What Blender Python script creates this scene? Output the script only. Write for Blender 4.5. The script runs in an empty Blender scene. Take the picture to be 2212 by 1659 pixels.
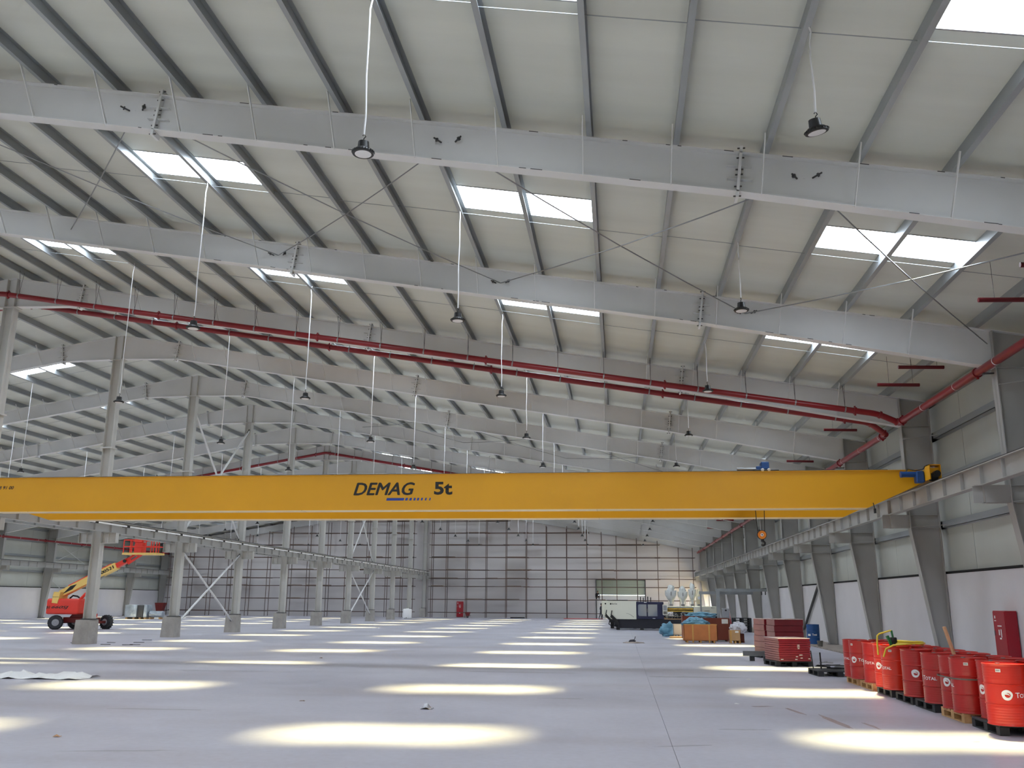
import bpy, bmesh, math, random
from mathutils import Vector, Matrix, Euler
random.seed(7)
SC = bpy.context.scene
COL = SC.collection

# ------------------------------------------------------------------ camera
CAM_H = 1.905
F_PX, PITCH, YAW, ROLL = 1937.93, 0.2370, 0.1179, 0.0072
cd = bpy.data.cameras.new('camera')
cd.sensor_fit = 'HORIZONTAL'; cd.sensor_width = 36.0
cd.lens = 36.0 * F_PX / 2212.0
cd.clip_start = 0.05; cd.clip_end = 600
cam = bpy.data.objects.new('camera', cd); COL.objects.link(cam)
fwd = Vector((-math.sin(YAW) * math.cos(PITCH), math.cos(YAW) * math.cos(PITCH), math.sin(PITCH)))
rgt0 = Vector((math.cos(YAW), math.sin(YAW), 0)); up0 = rgt0.cross(fwd)
rgt = rgt0 * math.cos(ROLL) + up0 * math.sin(ROLL)
up = up0 * math.cos(ROLL) - rgt0 * math.sin(ROLL)
M = Matrix((rgt, up, -fwd)).transposed().to_4x4(); M.translation = (0, 0, CAM_H)
cam.matrix_world = M
SC.camera = cam

# ------------------------------------------------------------------ world, sun, exposure
w = bpy.data.worlds.new('sky'); SC.world = w; w.use_nodes = True
bg = w.node_tree.nodes['Background']
bg.inputs[0].default_value = (0.80, 0.88, 1.0, 1); bg.inputs[1].default_value = 5.0
sd = bpy.data.lights.new('sun', 'SUN'); sd.energy = 28.0; sd.angle = math.radians(8.0); sd.color = (1.0, 0.90, 0.45)
sun = bpy.data.objects.new('sun', sd); COL.objects.link(sun)
sun.rotation_euler = Vector((-0.145, -0.44, -1.0)).to_track_quat('-Z', 'Y').to_euler()
SC.view_settings.view_transform = 'Standard'; SC.view_settings.look = 'None'
SC.view_settings.gamma = 1.0; SC.view_settings.use_curve_mapping = False
SC.view_settings.exposure = 0.62
SC.cycles.use_denoising = True
SC.cycles.use_adaptive_sampling = True; SC.cycles.adaptive_threshold = 0.03
SC.cycles.max_bounces = 6; SC.cycles.diffuse_bounces = 4; SC.cycles.glossy_bounces = 3
SC.cycles.transparent_max_bounces = 8
SC.cycles.caustics_reflective = False; SC.cycles.caustics_refractive = False
SC.cycles.sample_clamp_indirect = 6.0

# ------------------------------------------------------------------ materials
def lin(c):
    return tuple(((x / 255 / 12.92) if x / 255 <= 0.04045 else ((x / 255 + 0.055) / 1.055) ** 2.4) for x in c)
MATS = {}
def mat(name, rgb, rough=0.6, metal=0.0, noise=None, bump=None, spec=0.5, coat=0.0, emit=None, alpha=1.0, trans=0.0, second=None):
    m = bpy.data.materials.new(name); m.use_nodes = True
    nt = m.node_tree; b = nt.nodes['Principled BSDF']
    c = lin(rgb)
    b.inputs['Base Color'].default_value = (*c, 1); b.inputs['Roughness'].default_value = rough
    b.inputs['Metallic'].default_value = metal; b.inputs['Specular IOR Level'].default_value = spec
    b.inputs['Coat Weight'].default_value = coat; b.inputs['Coat Roughness'].default_value = 0.15
    b.inputs['Alpha'].default_value = alpha; b.inputs['Transmission Weight'].default_value = trans
    if emit:
        b.inputs['Emission Color'].default_value = (*lin(emit[0]), 1); b.inputs['Emission Strength'].default_value = emit[1]
    if noise or bump:
        tc = nt.nodes.new('ShaderNodeTexCoord')
        def ntex(scale, detail, stretch):
            mp = nt.nodes.new('ShaderNodeMapping'); mp.inputs['Scale'].default_value = stretch
            nt.links.new(tc.outputs['Object'], mp.inputs[0])
            n = nt.nodes.new('ShaderNodeTexNoise'); n.inputs['Scale'].default_value = scale; n.inputs['Detail'].default_value = detail
            nt.links.new(mp.outputs[0], n.inputs['Vector']); return n
        if noise:
            sc_, amt = noise[0], noise[1]; st = noise[2] if len(noise) > 2 else (1, 1, 1)
            n = ntex(sc_, 6, st)
            r = nt.nodes.new('ShaderNodeValToRGB'); nt.links.new(n.outputs[0], r.inputs[0])
            r.color_ramp.elements[0].position = 0.3; r.color_ramp.elements[1].position = 0.7
            c2 = lin(second) if second else tuple(min(1, x * (1 + amt)) for x in c)
            r.color_ramp.elements[0].color = (*(c if second else tuple(x * (1 - amt) for x in c)), 1); r.color_ramp.elements[1].color = (*c2, 1)
            nt.links.new(r.outputs[0], b.inputs['Base Color'])
        if bump:
            n2 = ntex(bump[0], 4, bump[2] if len(bump) > 2 else (1, 1, 1))
            bp = nt.nodes.new('ShaderNodeBump'); bp.inputs['Strength'].default_value = bump[1]; bp.inputs['Distance'].default_value = 0.05
            nt.links.new(n2.outputs[0], bp.inputs['Height']); nt.links.new(bp.outputs[0], b.inputs['Normal'])
    MATS[name] = m
    return m

mat('paint_grey', (214, 215, 216), 0.45, noise=(0.7, 0.05), bump=(3, 0.03))
mat('paint_grey_shaded', (166, 165, 162), 0.5, noise=(0.7, 0.06), bump=(3, 0.03))  # the grey steel paint again, with shade darkened into the colour
mat('post_grey', (192, 191, 187), 0.5, noise=(0.7, 0.06), bump=(3, 0.03))
mat('flange_floorlit', (232, 206, 156), 0.4)  # girder yellow paled to cream: light bounced off the floor, painted in
mat('galv', (152, 157, 160), 0.42, 0.25, noise=(1.6, 0.16, (1, 0.25, 1)))
mat('roof_facing', (205, 208, 200), 0.5, noise=(0.6, 0.06, (0.25, 2.0, 1)), bump=(1.2, 0.12, (0.15, 2.5, 1)))
mat('sheet_wall', (192, 195, 189), 0.5, noise=(0.6, 0.05))
mat('plaster', (222, 220, 224), 0.8, noise=(0.8, 0.03), bump=(12, 0.04))
mat('far_wall', (208, 204, 204), 0.85, noise=(0.5, 0.07, (0.12, 1, 1.7)), bump=(6, 0.05))
mat('concrete', (164, 160, 154), 0.9, noise=(2.2, 0.16), bump=(14, 0.25))
mat('kerb_concrete', (150, 140, 132), 0.95, noise=(3, 0.25), bump=(10, 0.4))
mat('dark_joint', (96, 92, 94), 0.9)
mat('crane_yellow', (222, 160, 6), 0.42, noise=(0.5, 0.04), coat=0.12)
mat('black', (22, 22, 24), 0.45)
mat('black_matte', (30, 30, 32), 0.85)
mat('blue_paint', (24, 70, 130), 0.4)
mat('decal_blue', (30, 62, 150), 0.5)
mat('pipe_red', (128, 18, 30), 0.32, noise=(0.8, 0.08))
mat('pipe_red_shaded', (92, 16, 24), 0.4)  # pipe red darkened to paint in the shading under the eaves
mat('orange', (236, 140, 40), 0.4)
mat('steel', (150, 152, 155), 0.35, 0.8)
mat('steel_dark', (84, 84, 86), 0.45, 0.6)
mat('scaffold', (78, 72, 72), 0.7, noise=(0.4, 0.3), second=(104, 78, 66))
mat('board', (122, 104, 88), 0.85, noise=(3, 0.2))
mat('drum_red', (184, 30, 26), 0.35, noise=(1.4, 0.08), coat=0.2)
mat('drum_orange', (208, 42, 20), 0.33, noise=(1.4, 0.06), coat=0.2)
mat('white', (238, 238, 238), 0.5)
mat('paper', (232, 230, 224), 0.7)
mat('ink', (40, 40, 44), 0.7)
mat('pallet_wood', (196, 156, 108), 0.85, noise=(4, 0.2, (1, 6, 1)))
mat('plank_wood', (206, 160, 122), 0.8, noise=(5, 0.15, (6, 6, 1)))
mat('pallet_black', (44, 46, 50), 0.6, noise=(3, 0.2))
mat('carton_red', (132, 26, 38), 0.35, noise=(2.5, 0.15), coat=0.3)
mat('carton_end', (160, 110, 106), 0.5, noise=(3.5, 0.12))
mat('film', (226, 224, 232), 0.15, alpha=0.55, bump=(7, 0.5))
mat('film_top', (214, 190, 190), 0.25, bump=(5, 0.5), noise=(3, 0.1))
mat('plywood', (190, 118, 66), 0.6, noise=(2.5, 0.1))
mat('batten', (204, 156, 86), 0.75)
mat('dark_board', (122, 54, 34), 0.5, noise=(1.5, 0.1))
mat('pine', (198, 158, 112), 0.7, noise=(3, 0.1))
mat('blue_film', (100, 150, 174), 0.3, bump=(4, 0.6), noise=(3, 0.15))
mat('clear_film', (226, 226, 236), 0.14, alpha=0.75, bump=(5, 0.8))
mat('hopper_film', (224, 228, 226), 0.12, bump=(7, 0.8), noise=(4, 0.12), coat=0.4)
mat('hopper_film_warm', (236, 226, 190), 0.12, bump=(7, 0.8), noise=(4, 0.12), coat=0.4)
mat('cream', (226, 226, 210), 0.45)
mat('navy', (28, 34, 70), 0.4)
mat('machine_black', (26, 28, 40), 0.5)
mat('glass_dark', (110, 122, 140), 0.08, spec=0.8)
mat('brass', (214, 176, 84), 0.25, 0.7)
mat('lift_red', (226, 58, 44), 0.4, noise=(1.5, 0.06))
mat('lift_dark_red', (112, 28, 26), 0.5)
mat('lift_cream', (234, 198, 112), 0.45, noise=(1, 0.05))
mat('rubber', (52, 54, 58), 0.85, noise=(4, 0.25))
mat('hub_grey', (156, 158, 162), 0.5)
mat('cabinet_red', (168, 18, 40), 0.3)
mat('pump_green', (34, 112, 64), 0.4)
mat('hose_yellow', (232, 204, 66), 0.4)
mat('barrel_blue', (26, 78, 138), 0.45, noise=(2, 0.1))
mat('bucket_grey', (110, 108, 100), 0.7)
mat('shutter', (172, 182, 168), 0.5)
mat('silver_film', (176, 186, 196), 0.16, 0.4, bump=(4, 0.8), noise=(2, 0.2))
mat('lens', (232, 232, 234), 0.3)
mat('cord_white', (226, 226, 228), 0.5)
mat('skin', (150, 108, 88), 0.6)
mat('cloth_dark', (34, 34, 42), 0.85)
mat('cloth_mid', (52, 50, 60), 0.85)
mat('mat_red', (206, 70, 66), 0.7)
mat('sand', (170, 158, 150), 0.95, noise=(6, 0.2), bump=(20, 0.5))
mat('foil', (214, 214, 222), 0.2, 0.6)
mat('outside_ground', (190, 176, 156), 0.9)
mat('warm_grey', (206, 196, 180), 0.6)

# floor: pale trowelled concrete with dusty blotches, bands of dust and painted shade, tyre scuffs and a few rust-red smears
def floor_mat():
    m = bpy.data.materials.new('floor_concrete'); m.use_nodes = True; nt = m.node_tree; b = nt.nodes['Principled BSDF']
    tc = nt.nodes.new('ShaderNodeTexCoord')
    def noise(scale, det, st=(1, 1, 1)):
        mp = nt.nodes.new('ShaderNodeMapping'); mp.inputs['Scale'].default_value = st
        nt.links.new(tc.outputs['Object'], mp.inputs[0])
        n = nt.nodes.new('ShaderNodeTexNoise'); n.inputs['Scale'].default_value = scale; n.inputs['Detail'].default_value = det
        nt.links.new(mp.outputs[0], n.inputs['Vector']); return n
    def ramp(n, p0, c0, p1, c1):
        r = nt.nodes.new('ShaderNodeValToRGB'); nt.links.new(n.outputs[0], r.inputs[0])
        r.color_ramp.elements[0].position = p0; r.color_ramp.elements[1].position = p1
        r.color_ramp.elements[0].color = (*lin(c0), 1); r.color_ramp.elements[1].color = (*lin(c1), 1); return r
    base = ramp(noise(0.22, 5), 0.3, (178, 177, 190), 0.7, (200, 199, 211))
    fine = ramp(noise(9, 6), 0.3, (236, 232, 230), 0.65, (255, 255, 255))
    mx = nt.nodes.new('ShaderNodeMixRGB'); mx.blend_type = 'MULTIPLY'; mx.inputs[0].default_value = 0.45
    nt.links.new(base.outputs[0], mx.inputs[1]); nt.links.new(fine.outputs[0], mx.inputs[2])
    st = ramp(noise(0.35, 6, (0.35, 1.0, 1)), 0.50, (255, 255, 255), 0.80, (216, 206, 200))  # stretched bands: dust plus uneven lighting, both put into the colour
    mx2 = nt.nodes.new('ShaderNodeMixRGB'); mx2.blend_type = 'MULTIPLY'; mx2.inputs[0].default_value = 0.8
    nt.links.new(mx.outputs[0], mx2.inputs[1]); nt.links.new(st.outputs[0], mx2.inputs[2])
    nt.links.new(mx2.outputs[0], b.inputs['Base Color'])
    rr = ramp(noise(0.6, 3), 0.3, (150, 150, 150), 0.7, (170, 170, 170)); nt.links.new(rr.outputs[0], b.inputs['Roughness'])
    b.inputs['Specular IOR Level'].default_value = 0.4
    bp = nt.nodes.new('ShaderNodeBump'); bp.inputs['Strength'].default_value = 0.05; bp.inputs['Distance'].default_value = 0.02
    nt.links.new(noise(14, 6).outputs[0], bp.inputs['Height']); nt.links.new(bp.outputs[0], b.inputs['Normal'])
    MATS['floor_concrete'] = m
floor_mat()

# skylight sheet: translucent panel glowing with daylight, lets part of the sun through
def skylight_mat():
    m = bpy.data.materials.new('skylight_sheet'); m.use_nodes = True; nt = m.node_tree
    for n in list(nt.nodes):
        if n.type != 'OUTPUT_MATERIAL': nt.nodes.remove(n)
    out = nt.nodes['Material Output']
    e = nt.nodes.new('ShaderNodeEmission'); e.inputs[0].default_value = (0.80, 0.90, 1.0, 1); e.inputs[1].default_value = 19.0
    t = nt.nodes.new('ShaderNodeBsdfTransparent')
    mx = nt.nodes.new('ShaderNodeMixShader'); mx.inputs[0].default_value = 0.4
    nt.links.new(t.outputs[0], mx.inputs[1]); nt.links.new(e.outputs[0], mx.inputs[2]); nt.links.new(mx.outputs[0], out.inputs[0])
    MATS['skylight_sheet'] = m
skylight_mat()

# ------------------------------------------------------------------ mesh helpers
class MB:
    def __init__(s): s.v = []; s.f = []
    def add(s, vs, fs):
        o = len(s.v); s.v += [tuple(p) for p in vs]; s.f += [tuple(i + o for i in f) for f in fs]; return s
    def box(s, x0, x1, y0, y1, z0, z1):
        return s.add([(x0, y0, z0), (x1, y0, z0), (x1, y1, z0), (x0, y1, z0), (x0, y0, z1), (x1, y0, z1), (x1, y1, z1), (x0, y1, z1)],
                     [(0, 3, 2, 1), (4, 5, 6, 7), (0, 1, 5, 4), (1, 2, 6, 5), (2, 3, 7, 6), (3, 0, 4, 7)])
    def hexa(s, b, t):
        return s.add(list(b) + list(t), [(0, 3, 2, 1), (4, 5, 6, 7), (0, 1, 5, 4), (1, 2, 6, 5), (2, 3, 7, 6), (3, 0, 4, 7)])
    def bbox(s, x0, x1, y0, y1, z0, z1, r=0.02, seg=2):
        bm = bmesh.new(); bmesh.ops.create_cube(bm, size=1)
        for v in bm.verts: v.co = ((x0 + x1) / 2 + v.co.x * (x1 - x0), (y0 + y1) / 2 + v.co.y * (y1 - y0), (z0 + z1) / 2 + v.co.z * (z1 - z0))
        bmesh.ops.bevel(bm, geom=bm.edges[:], offset=r, segments=seg, affect='EDGES', profile=0.5)
        return s.bm(bm)
    def bm(s, bm):
        bm.verts.index_update(); s.add([v.co[:] for v in bm.verts], [[v.index for v in f.verts] for f in bm.faces]); bm.free(); return s
    def prism(s, poly, a, b, plane='xz'):
        n = len(poly)
        def p(q, t): return (q[0], t, q[1]) if plane == 'xz' else ((t, q[0], q[1]) if plane == 'yz' else (q[0], q[1], t))
        vs = [p(q, a) for q in poly] + [p(q, b) for q in poly]
        fs = [tuple(range(n)), tuple(range(2 * n - 1, n - 1, -1))] + [(i, i + n, (i + 1) % n + n, (i + 1) % n) for i in range(n)]
        return s.add(vs, fs)
    def bar(s, p0, p1, wd, ht, upv=(0, 0, 1)):
        p0 = Vector(p0); p1 = Vector(p1); d = (p1 - p0).normalized(); u = Vector(upv)
        sd_ = d.cross(u)
        if sd_.length < 1e-4: sd_ = d.cross(Vector((1, 0, 0)))
        sd_.normalize(); u = sd_.cross(d).normalized()
        q = [sd_ * (a * wd / 2) + u * (b * ht / 2) for a, b in ((-1, -1), (1, -1), (1, 1), (-1, 1))]
        return s.hexa([p0 + x for x in q], [p1 + x for x in q])
    def cyl(s, p0, p1, r0, r1=None, n=16, caps=True):
        r1 = r0 if r1 is None else r1
        p0 = Vector(p0); p1 = Vector(p1); d = (p1 - p0).normalized()
        a = d.orthogonal().normalized(); b = d.cross(a)
        vs = []
        for p, r in ((p0, r0), (p1, r1)):
            for i in range(n):
                t = 2 * math.pi * i / n; vs.append(p + a * (r * math.cos(t)) + b * (r * math.sin(t)))
        fs = [(i, (i + 1) % n, (i + 1) % n + n, i + n) for i in range(n)]
        if caps: fs += [tuple(range(n - 1, -1, -1)), tuple(range(n, 2 * n))]
        return s.add(vs, fs)
    def tube(s, pts, r, n=8, caps=True, rs=None):
        pts = [Vector(p) for p in pts]; vs = []; fs = []
        d0 = (pts[1] - pts[0]).normalized(); a = d0.orthogonal().normalized()
        for k, p in enumerate(pts):
            d = ((pts[min(k + 1, len(pts) - 1)] - p).normalized() + (p - pts[max(k - 1, 0)]).normalized())
            d = d.normalized() if d.length > 1e-6 else d0
            a = (a - d * a.dot(d)).normalized(); b = d.cross(a); rr = rs[k] if rs else r
            for i in range(n):
                t = 2 * math.pi * i / n; vs.append(p + a * (rr * math.cos(t)) + b * (rr * math.sin(t)))
        for k in range(len(pts) - 1):
            fs += [(k * n + i, k * n + (i + 1) % n, (k + 1) * n + (i + 1) % n, (k + 1) * n + i) for i in range(n)]
        if caps: fs += [tuple(range(n - 1, -1, -1)), tuple(range((len(pts) - 1) * n, len(pts) * n))]
        return s.add(vs, fs)
    def lathe(s, prof, n=24, c=(0, 0, 0), axis='z'):
        vs = []; fs = []
        for r, z in prof:
            for i in range(n):
                t = 2 * math.pi * i / n; x, y = r * math.cos(t), r * math.sin(t)
                vs.append((c[0] + x, c[1] + y, c[2] + z) if axis == 'z' else ((c[0] + x, c[1] + z, c[2] + y) if axis == 'y' else (c[0] + z, c[1] + x, c[2] + y)))
        for k in range(len(prof) - 1):
            fs += [(k * n + i, k * n + (i + 1) % n, (k + 1) * n + (i + 1) % n, (k + 1) * n + i) for i in range(n)]
        if prof[0][0] > 1e-4: fs.append(tuple(range(n - 1, -1, -1)))
        if prof[-1][0] > 1e-4: fs.append(tuple(range((len(prof) - 1) * n, len(prof) * n)))
        return s.add(vs, fs)
    def blob(s, c, r, seed, sub=3, amp=0.25, fr=2.0, flat=None):
        from mathutils import noise as NZ
        bm = bmesh.new(); bmesh.ops.create_icosphere(bm, subdivisions=sub, radius=1)
        for v in bm.verts:
            k = 1 + amp * NZ.noise(Vector(v.co) * fr + Vector((seed * 3.1, seed, 0))) + amp * 0.5 * NZ.noise(Vector(v.co) * fr * 3 + Vector((0, seed, seed)))
            v.co = Vector((c[0] + v.co.x * r[0] * k, c[1] + v.co.y * r[1] * k, c[2] + v.co.z * r[2] * k))
            if flat is not None and v.co.z < flat: v.co.z = flat
        return s.bm(bm)
    def move(s, d): s.v = [(p[0] + d[0], p[1] + d[1], p[2] + d[2]) for p in s.v]; return s
    def mesh(s, name, m, smooth=False):
        me = bpy.data.meshes.new(name); me.from_pydata(s.v, [], s.f)
        bm = bmesh.new(); bm.from_mesh(me); bmesh.ops.recalc_face_normals(bm, faces=bm.faces); bm.to_mesh(me); bm.free()
        if smooth:
            me.polygons.foreach_set('use_smooth', [True] * len(me.polygons)); me.set_sharp_from_angle(angle=math.radians(smooth if smooth is not True else 40))
        me.materials.append(MATS[m]); me.update(); return me

def tag(o, label=None, cat=None, group=None, kind=None):
    if label: o['label'] = label
    if cat: o['category'] = cat
    if group: o['group'] = group
    if kind: o['kind'] = kind
    return o
STUFF = {'bolt', 'paint_chip', 'cooling_fin', 'tread_lug', 'cabling', 'dot_pattern', 'rod_anchor', 'flange_joint'}
def root_loc(o):
    while o.parent: o = o.parent
    return o.location
def part(name, mb, m, parent=None, world=False, smooth=False, label=None):
    if world and parent is not None: mb.move([-x for x in root_loc(parent)])
    o = bpy.data.objects.new(name, mb.mesh(name, m, smooth)); COL.objects.link(o); o.parent = parent
    if label: o['label'] = label
    if name in STUFF: o['kind'] = 'stuff'
    return o
def share(name, me, parent, loc=(0, 0, 0), rot=(0, 0, 0), scale=None):
    o = bpy.data.objects.new(name, me); COL.objects.link(o); o.parent = parent; o.location = loc; o.rotation_euler = rot
    if scale: o.scale = scale
    if name in STUFF: o['kind'] = 'stuff'
    return o
def thing(name, label, cat, loc=(0, 0, 0), rotz=0, group=None):
    o = bpy.data.objects.new(name, None); COL.objects.link(o); o.location = loc; o.rotation_euler = (0, 0, rotz); o.empty_display_size = 0.1
    return tag(o, label, cat, group)
def struct(name, label=None, loc=(0, 0, 0)):
    o = bpy.data.objects.new(name, None); COL.objects.link(o); o.location = loc; o.empty_display_size = 0.1
    return tag(o, label, None, None, 'structure')
def dup(root, loc=None, rotz=None, label=None, group=None):
    def cp(o, par):
        c = o.copy(); COL.objects.link(c); c.parent = par
        for ch in o.children: cp(ch, c)
        return c
    r = cp(root, None)
    if loc is not None: r.location = loc
    if rotz is not None: r.rotation_euler = (0, 0, rotz)
    if label: r['label'] = label
    if group: r['group'] = group
    return r
def text_mesh(name, s, size, m, bold=0.0, shear=0.0, xs=1.0, extr=0.0, align='LEFT', space=1.0, fat=0.0):
    """lettering lying in the local x-z plane (reads from -y), baseline at z = 0"""
    cu = bpy.data.curves.new(name, 'FONT'); cu.body = s; cu.size = size; cu.offset = bold; cu.shear = shear; cu.extrude = extr
    cu.align_x = align; cu.space_character = space; cu.resolution_u = 3
    ob = bpy.data.objects.new(name, cu); COL.objects.link(ob)
    dg = bpy.context.evaluated_depsgraph_get()
    me = bpy.data.meshes.new_from_object(ob.evaluated_get(dg)); bpy.data.objects.remove(ob); bpy.data.curves.remove(cu)
    for v in me.vertices: v.co = (v.co.x * xs, -v.co.z, v.co.y)
    if fat:
        vs = [tuple(v.co) for v in me.vertices]; fs = [tuple(p.vertices) for p in me.polygons]; V = []; Fc = []
        for k, (dx, dz) in enumerate(((0, 0), (fat, 0), (-fat, 0), (0, fat * .6), (0, -fat * .6))):
            o_ = len(V); V += [(x + dx, y - .0003 * k, z + dz) for x, y, z in vs]; Fc += [tuple(i + o_ for i in f) for f in fs]
        me = bpy.data.meshes.new(name); me.from_pydata(V, [], Fc)
    me.materials.clear(); me.materials.append(MATS[m]); me.name = name
    return me

# ------------------------------------------------------------------ building grid
ORD = ['first', 'second', 'third', 'fourth', 'fifth', 'sixth', 'seventh', 'eighth', 'ninth', 'tenth', 'eleventh', 'twelfth', 'thirteenth']
BAY = 7.5; Y0 = 14.667
def YF(i): return Y0 + BAY * i            # frame i, 0 is the closest rafter in view
XR = -22.42                                # ridge line
XW, XKN = 9.97, 9.07                       # outer and inner edge of the wall columns
ZE, SL = 8.36, 0.166                       # rafter top at x = 9.17, roof slope
def mir(x): return 2 * XR - x
def ztop(x): return ZE + SL * (9.17 - x) if x >= XR else ZE + SL * (9.17 - mir(x))
PH = 0.25                                  # purlin height
PX = [8.75 - 1.52 * k for k in range(21)]  # purlin lines of the crane-hall slope
YA, YB = -8.2, 105.1
NF = 13
SKY = [(4.19, 7.23), (-3.41, -0.37), (-11.01, -7.97), (-18.61, -15.57)]
SKW = 0.58                                 # half width of a skylight strip
SKD = {-3: -0.5, -2: -0.5, -1: -0.34, 0: -0.15, 1: -0.70, 2: -0.85, 3: -1.05}                # where each bay's strip sits off the bay middle
def YS(i): return YF(i) + BAY / 2 + SKD.get(i, -1.5)

# floor: cast strips with saw-cut joints
fl = struct('floor', 'pale grey trowelled concrete floor with sunlit patches')
part('sub_base', MB().box(-56, 11, YA - 0.5, YB + 0.5, -0.3, -0.02), 'dark_joint', fl)
xs = [-29.33, 0.67]
edges = [-55.2] + [x for x in xs if -55 < x < 8.6] + [10.2]
for a, b in zip(edges[:-1], edges[1:]):
    part('slab', MB().box(a + 0.003, b - 0.003, YA, YB, -0.02, 0.0), 'floor_concrete', fl)
part('kerb_strip', MB().box(8.55, 10.0, 32.0, YB, -0.1, 0.05), 'kerb_concrete', fl)
tag(bpy.data.objects.new('ground', MB().box(-200, 200, -150, 300, -0.6, -0.35).mesh('ground', 'outside_ground')), 'bare sunny ground outside the hall', None, None, 'structure')
COL.objects.link(bpy.data.objects['ground'])

# roof sheets with skylight openings, one object for each slope
def roof_slope(side):
    S_ = 1 if side > 0 else -1
    mp = (lambda x: x) if side > 0 else mir
    cl = struct('ceiling', 'pale insulated roof lining over %s' % ('the crane hall' if side > 0 else 'the boom lift hall'))
    mb = MB(); off = PH
    xs_ = sorted({XR, 10.6} | {x for s_ in SKY for x in s_})
    def quad(xa, xb, ya, yb):
        za, zb = ztop(mp(xa)) + off, ztop(mp(xb)) + off
        mb.add([(mp(xa), ya, za), (mp(xb), ya, zb), (mp(xb), yb, zb), (mp(xa), yb, za)], [(0, 1, 2, 3)])
    for i in range(-4, NF):
        ya, yb = max(YA, YF(i)), min(YB, YF(i + 1))
        if yb <= ya: continue
        ym = YS(i) if -3 <= i < NF - 1 else None
        if ym is None: quad(XR, 10.6, ya, yb); continue
        quad(XR, 10.6, ya, ym - SKW); quad(XR, 10.6, ym + SKW, yb)
        for xa, xb in zip(xs_[:-1], xs_[1:]):
            if any(abs(xa - s_[0]) < .01 for s_ in SKY): continue
            quad(xa, xb, ym - SKW, ym + SKW)
    part('roof_lining', mb, 'roof_facing', cl)
    # Z purlins in one lapped line each
    th = 0.012; prof = [(-0.05, 0), (0.045, 0), (0.045, th), (-0.038, th), (-0.038, PH - th), (0.05, PH - th), (0.05, PH), (-0.05, PH)]
    sl = math.atan(SL)
    for k, x in enumerate(PX):
        z = ztop(x); q = []
        for a, b in prof:
            q.append((x + a * math.cos(sl) + b * math.sin(sl) * 0.5, z - a * math.sin(sl) + b))
        q = [(mp(a), b) for a, b in q]
        part('purlin', MB().prism(q, YA, YB), 'galv', cl)
    # cleat sleeves where purlins lap over each frame are bolted plates
    for i in range(-1, NF - 1):
        if side < 0 and i < 2: continue
        ym = YF(i) + BAY / 2 + {-1: .28, 0: .45}.get(i, .15)
        mb = MB()
        for a, b in zip(PX[:-1], PX[1:]):
            d = 0.06 if int(a * 10) % 2 else -0.02
            mb.tube([(mp(a), ym + d, ztop(a) + 0.11), (mp(b), ym + d, ztop(b) + 0.11)], 0.008, 5, False)
        part('sag_rod', mb, 'galv', cl)
    return cl
ceil_r = roof_slope(1); ceil_l = roof_slope(-1)

# skylights: two translucent panes with a flashing strip
pane_me = {}
def skylight(side, i, s_):
    mp = (lambda x: x) if side > 0 else mir
    ym = YS(i)
    o = struct('skylight', 'white translucent skylight strip set between the purlins', (mp(s_[0]), ym, ztop(mp(s_[0])) + PH))
    xm = (s_[0] + s_[1]) / 2
    key = side
    if key not in pane_me:
        a, b = 0.0, 1.52; L = []
        for k in (0, 1):
            x0, x1 = 1.52 * k, 1.52 * (k + 1); sg = 1 if side > 0 else -1
            mb = MB(); mb.add([(sg * x0, -SKW, -SL * x0 + 0.012), (sg * x1, -SKW, -SL * x1 + 0.012), (sg * x1, SKW, -SL * x1 + 0.012), (sg * x0, SKW, -SL * x0 + 0.012)], [(0, 1, 2, 3)])
            L.append(mb.mesh('pane', 'skylight_sheet'))
        mb = MB(); sg = 1 if side > 0 else -1
        for yy in (-SKW, SKW): mb.bar((0, yy, 0.0), (sg * 3.04, yy, -SL * 3.04), 0.03, 0.02)
        L.append(mb.mesh('flashing', 'steel'))
        pane_me[key] = L
    share('pane', pane_me[key][0], o); share('pane', pane_me[key][1], o); share('flashing', pane_me[key][2], o)
for i in range(-3, NF - 1):
    for s_ in SKY:
        skylight(1, i, s_); skylight(-1, i, s_)

# walls
def sheet_wall(name, X, out, label):
    W = struct(name, label)
    sg = 1 if out > 0 else -1
    for i in range(-4, NF):
        for h in (0, 1):
            ya, yb = max(YA, YF(i) + h * BAY / 2 + 1.6), min(YB, YF(i) + (h + 1) * BAY / 2 + 1.6)
            if yb <= ya: continue
            x0, x1 = sorted((X + sg * 0.2, X + sg * 0.26))
            opening = sg > 0 and ya > YF(NF - 2) - 0.5 and yb < YB + 1
            part('wall_panel', MB().box(x0, x1, ya + 0.012, yb - 0.012, 2.84, 8.6), 'sheet_wall', W)
    x0, x1 = sorted((X + sg * 0.265, X + sg * 0.29))
    part('outer_sheet', MB().box(x0, x1, YA, YB, 2.84, 8.7), 'steel_dark', W)
    x0, x1 = sorted((X + sg * 0.02, X + sg * 0.28))
    if sg > 0:
        part('low_wall', MB().box(x0, x1, YA, YF(11) + 0.4, 0, 2.82), 'plaster', W)
    else:
        part('low_wall', MB().box(x0, x1, YA, YB, 0, 2.82), 'plaster', W)
    x0, x1 = sorted((X + sg * 0.0, X + sg * 0.2))
    for z, h in ((2.83, 0.07), (4.28, 0.2), (5.68, 0.2), (7.07, 0.2), (8.18, 0.2)):
        for i in range(-3, NF - 1):
            if sg < 0 and i < 5: continue
            mb = MB(); a = YF(i) - 0.3; b = YF(i + 1) + 0.3
            xin, xo = (x0, x1) if sg > 0 else (x1, x0)
            mb.box(min(xin, xo), max(xin, xo), a, b, z - h / 2, z - h / 2 + 0.014)
            mb.box(min(xin, xin + sg * 0.012), max(xin, xin + sg * 0.012), a, b, z - h / 2, z + h / 2)
            part('girt', mb, 'galv' if z > 2.9 else 'black_matte', W)
    return W
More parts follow.
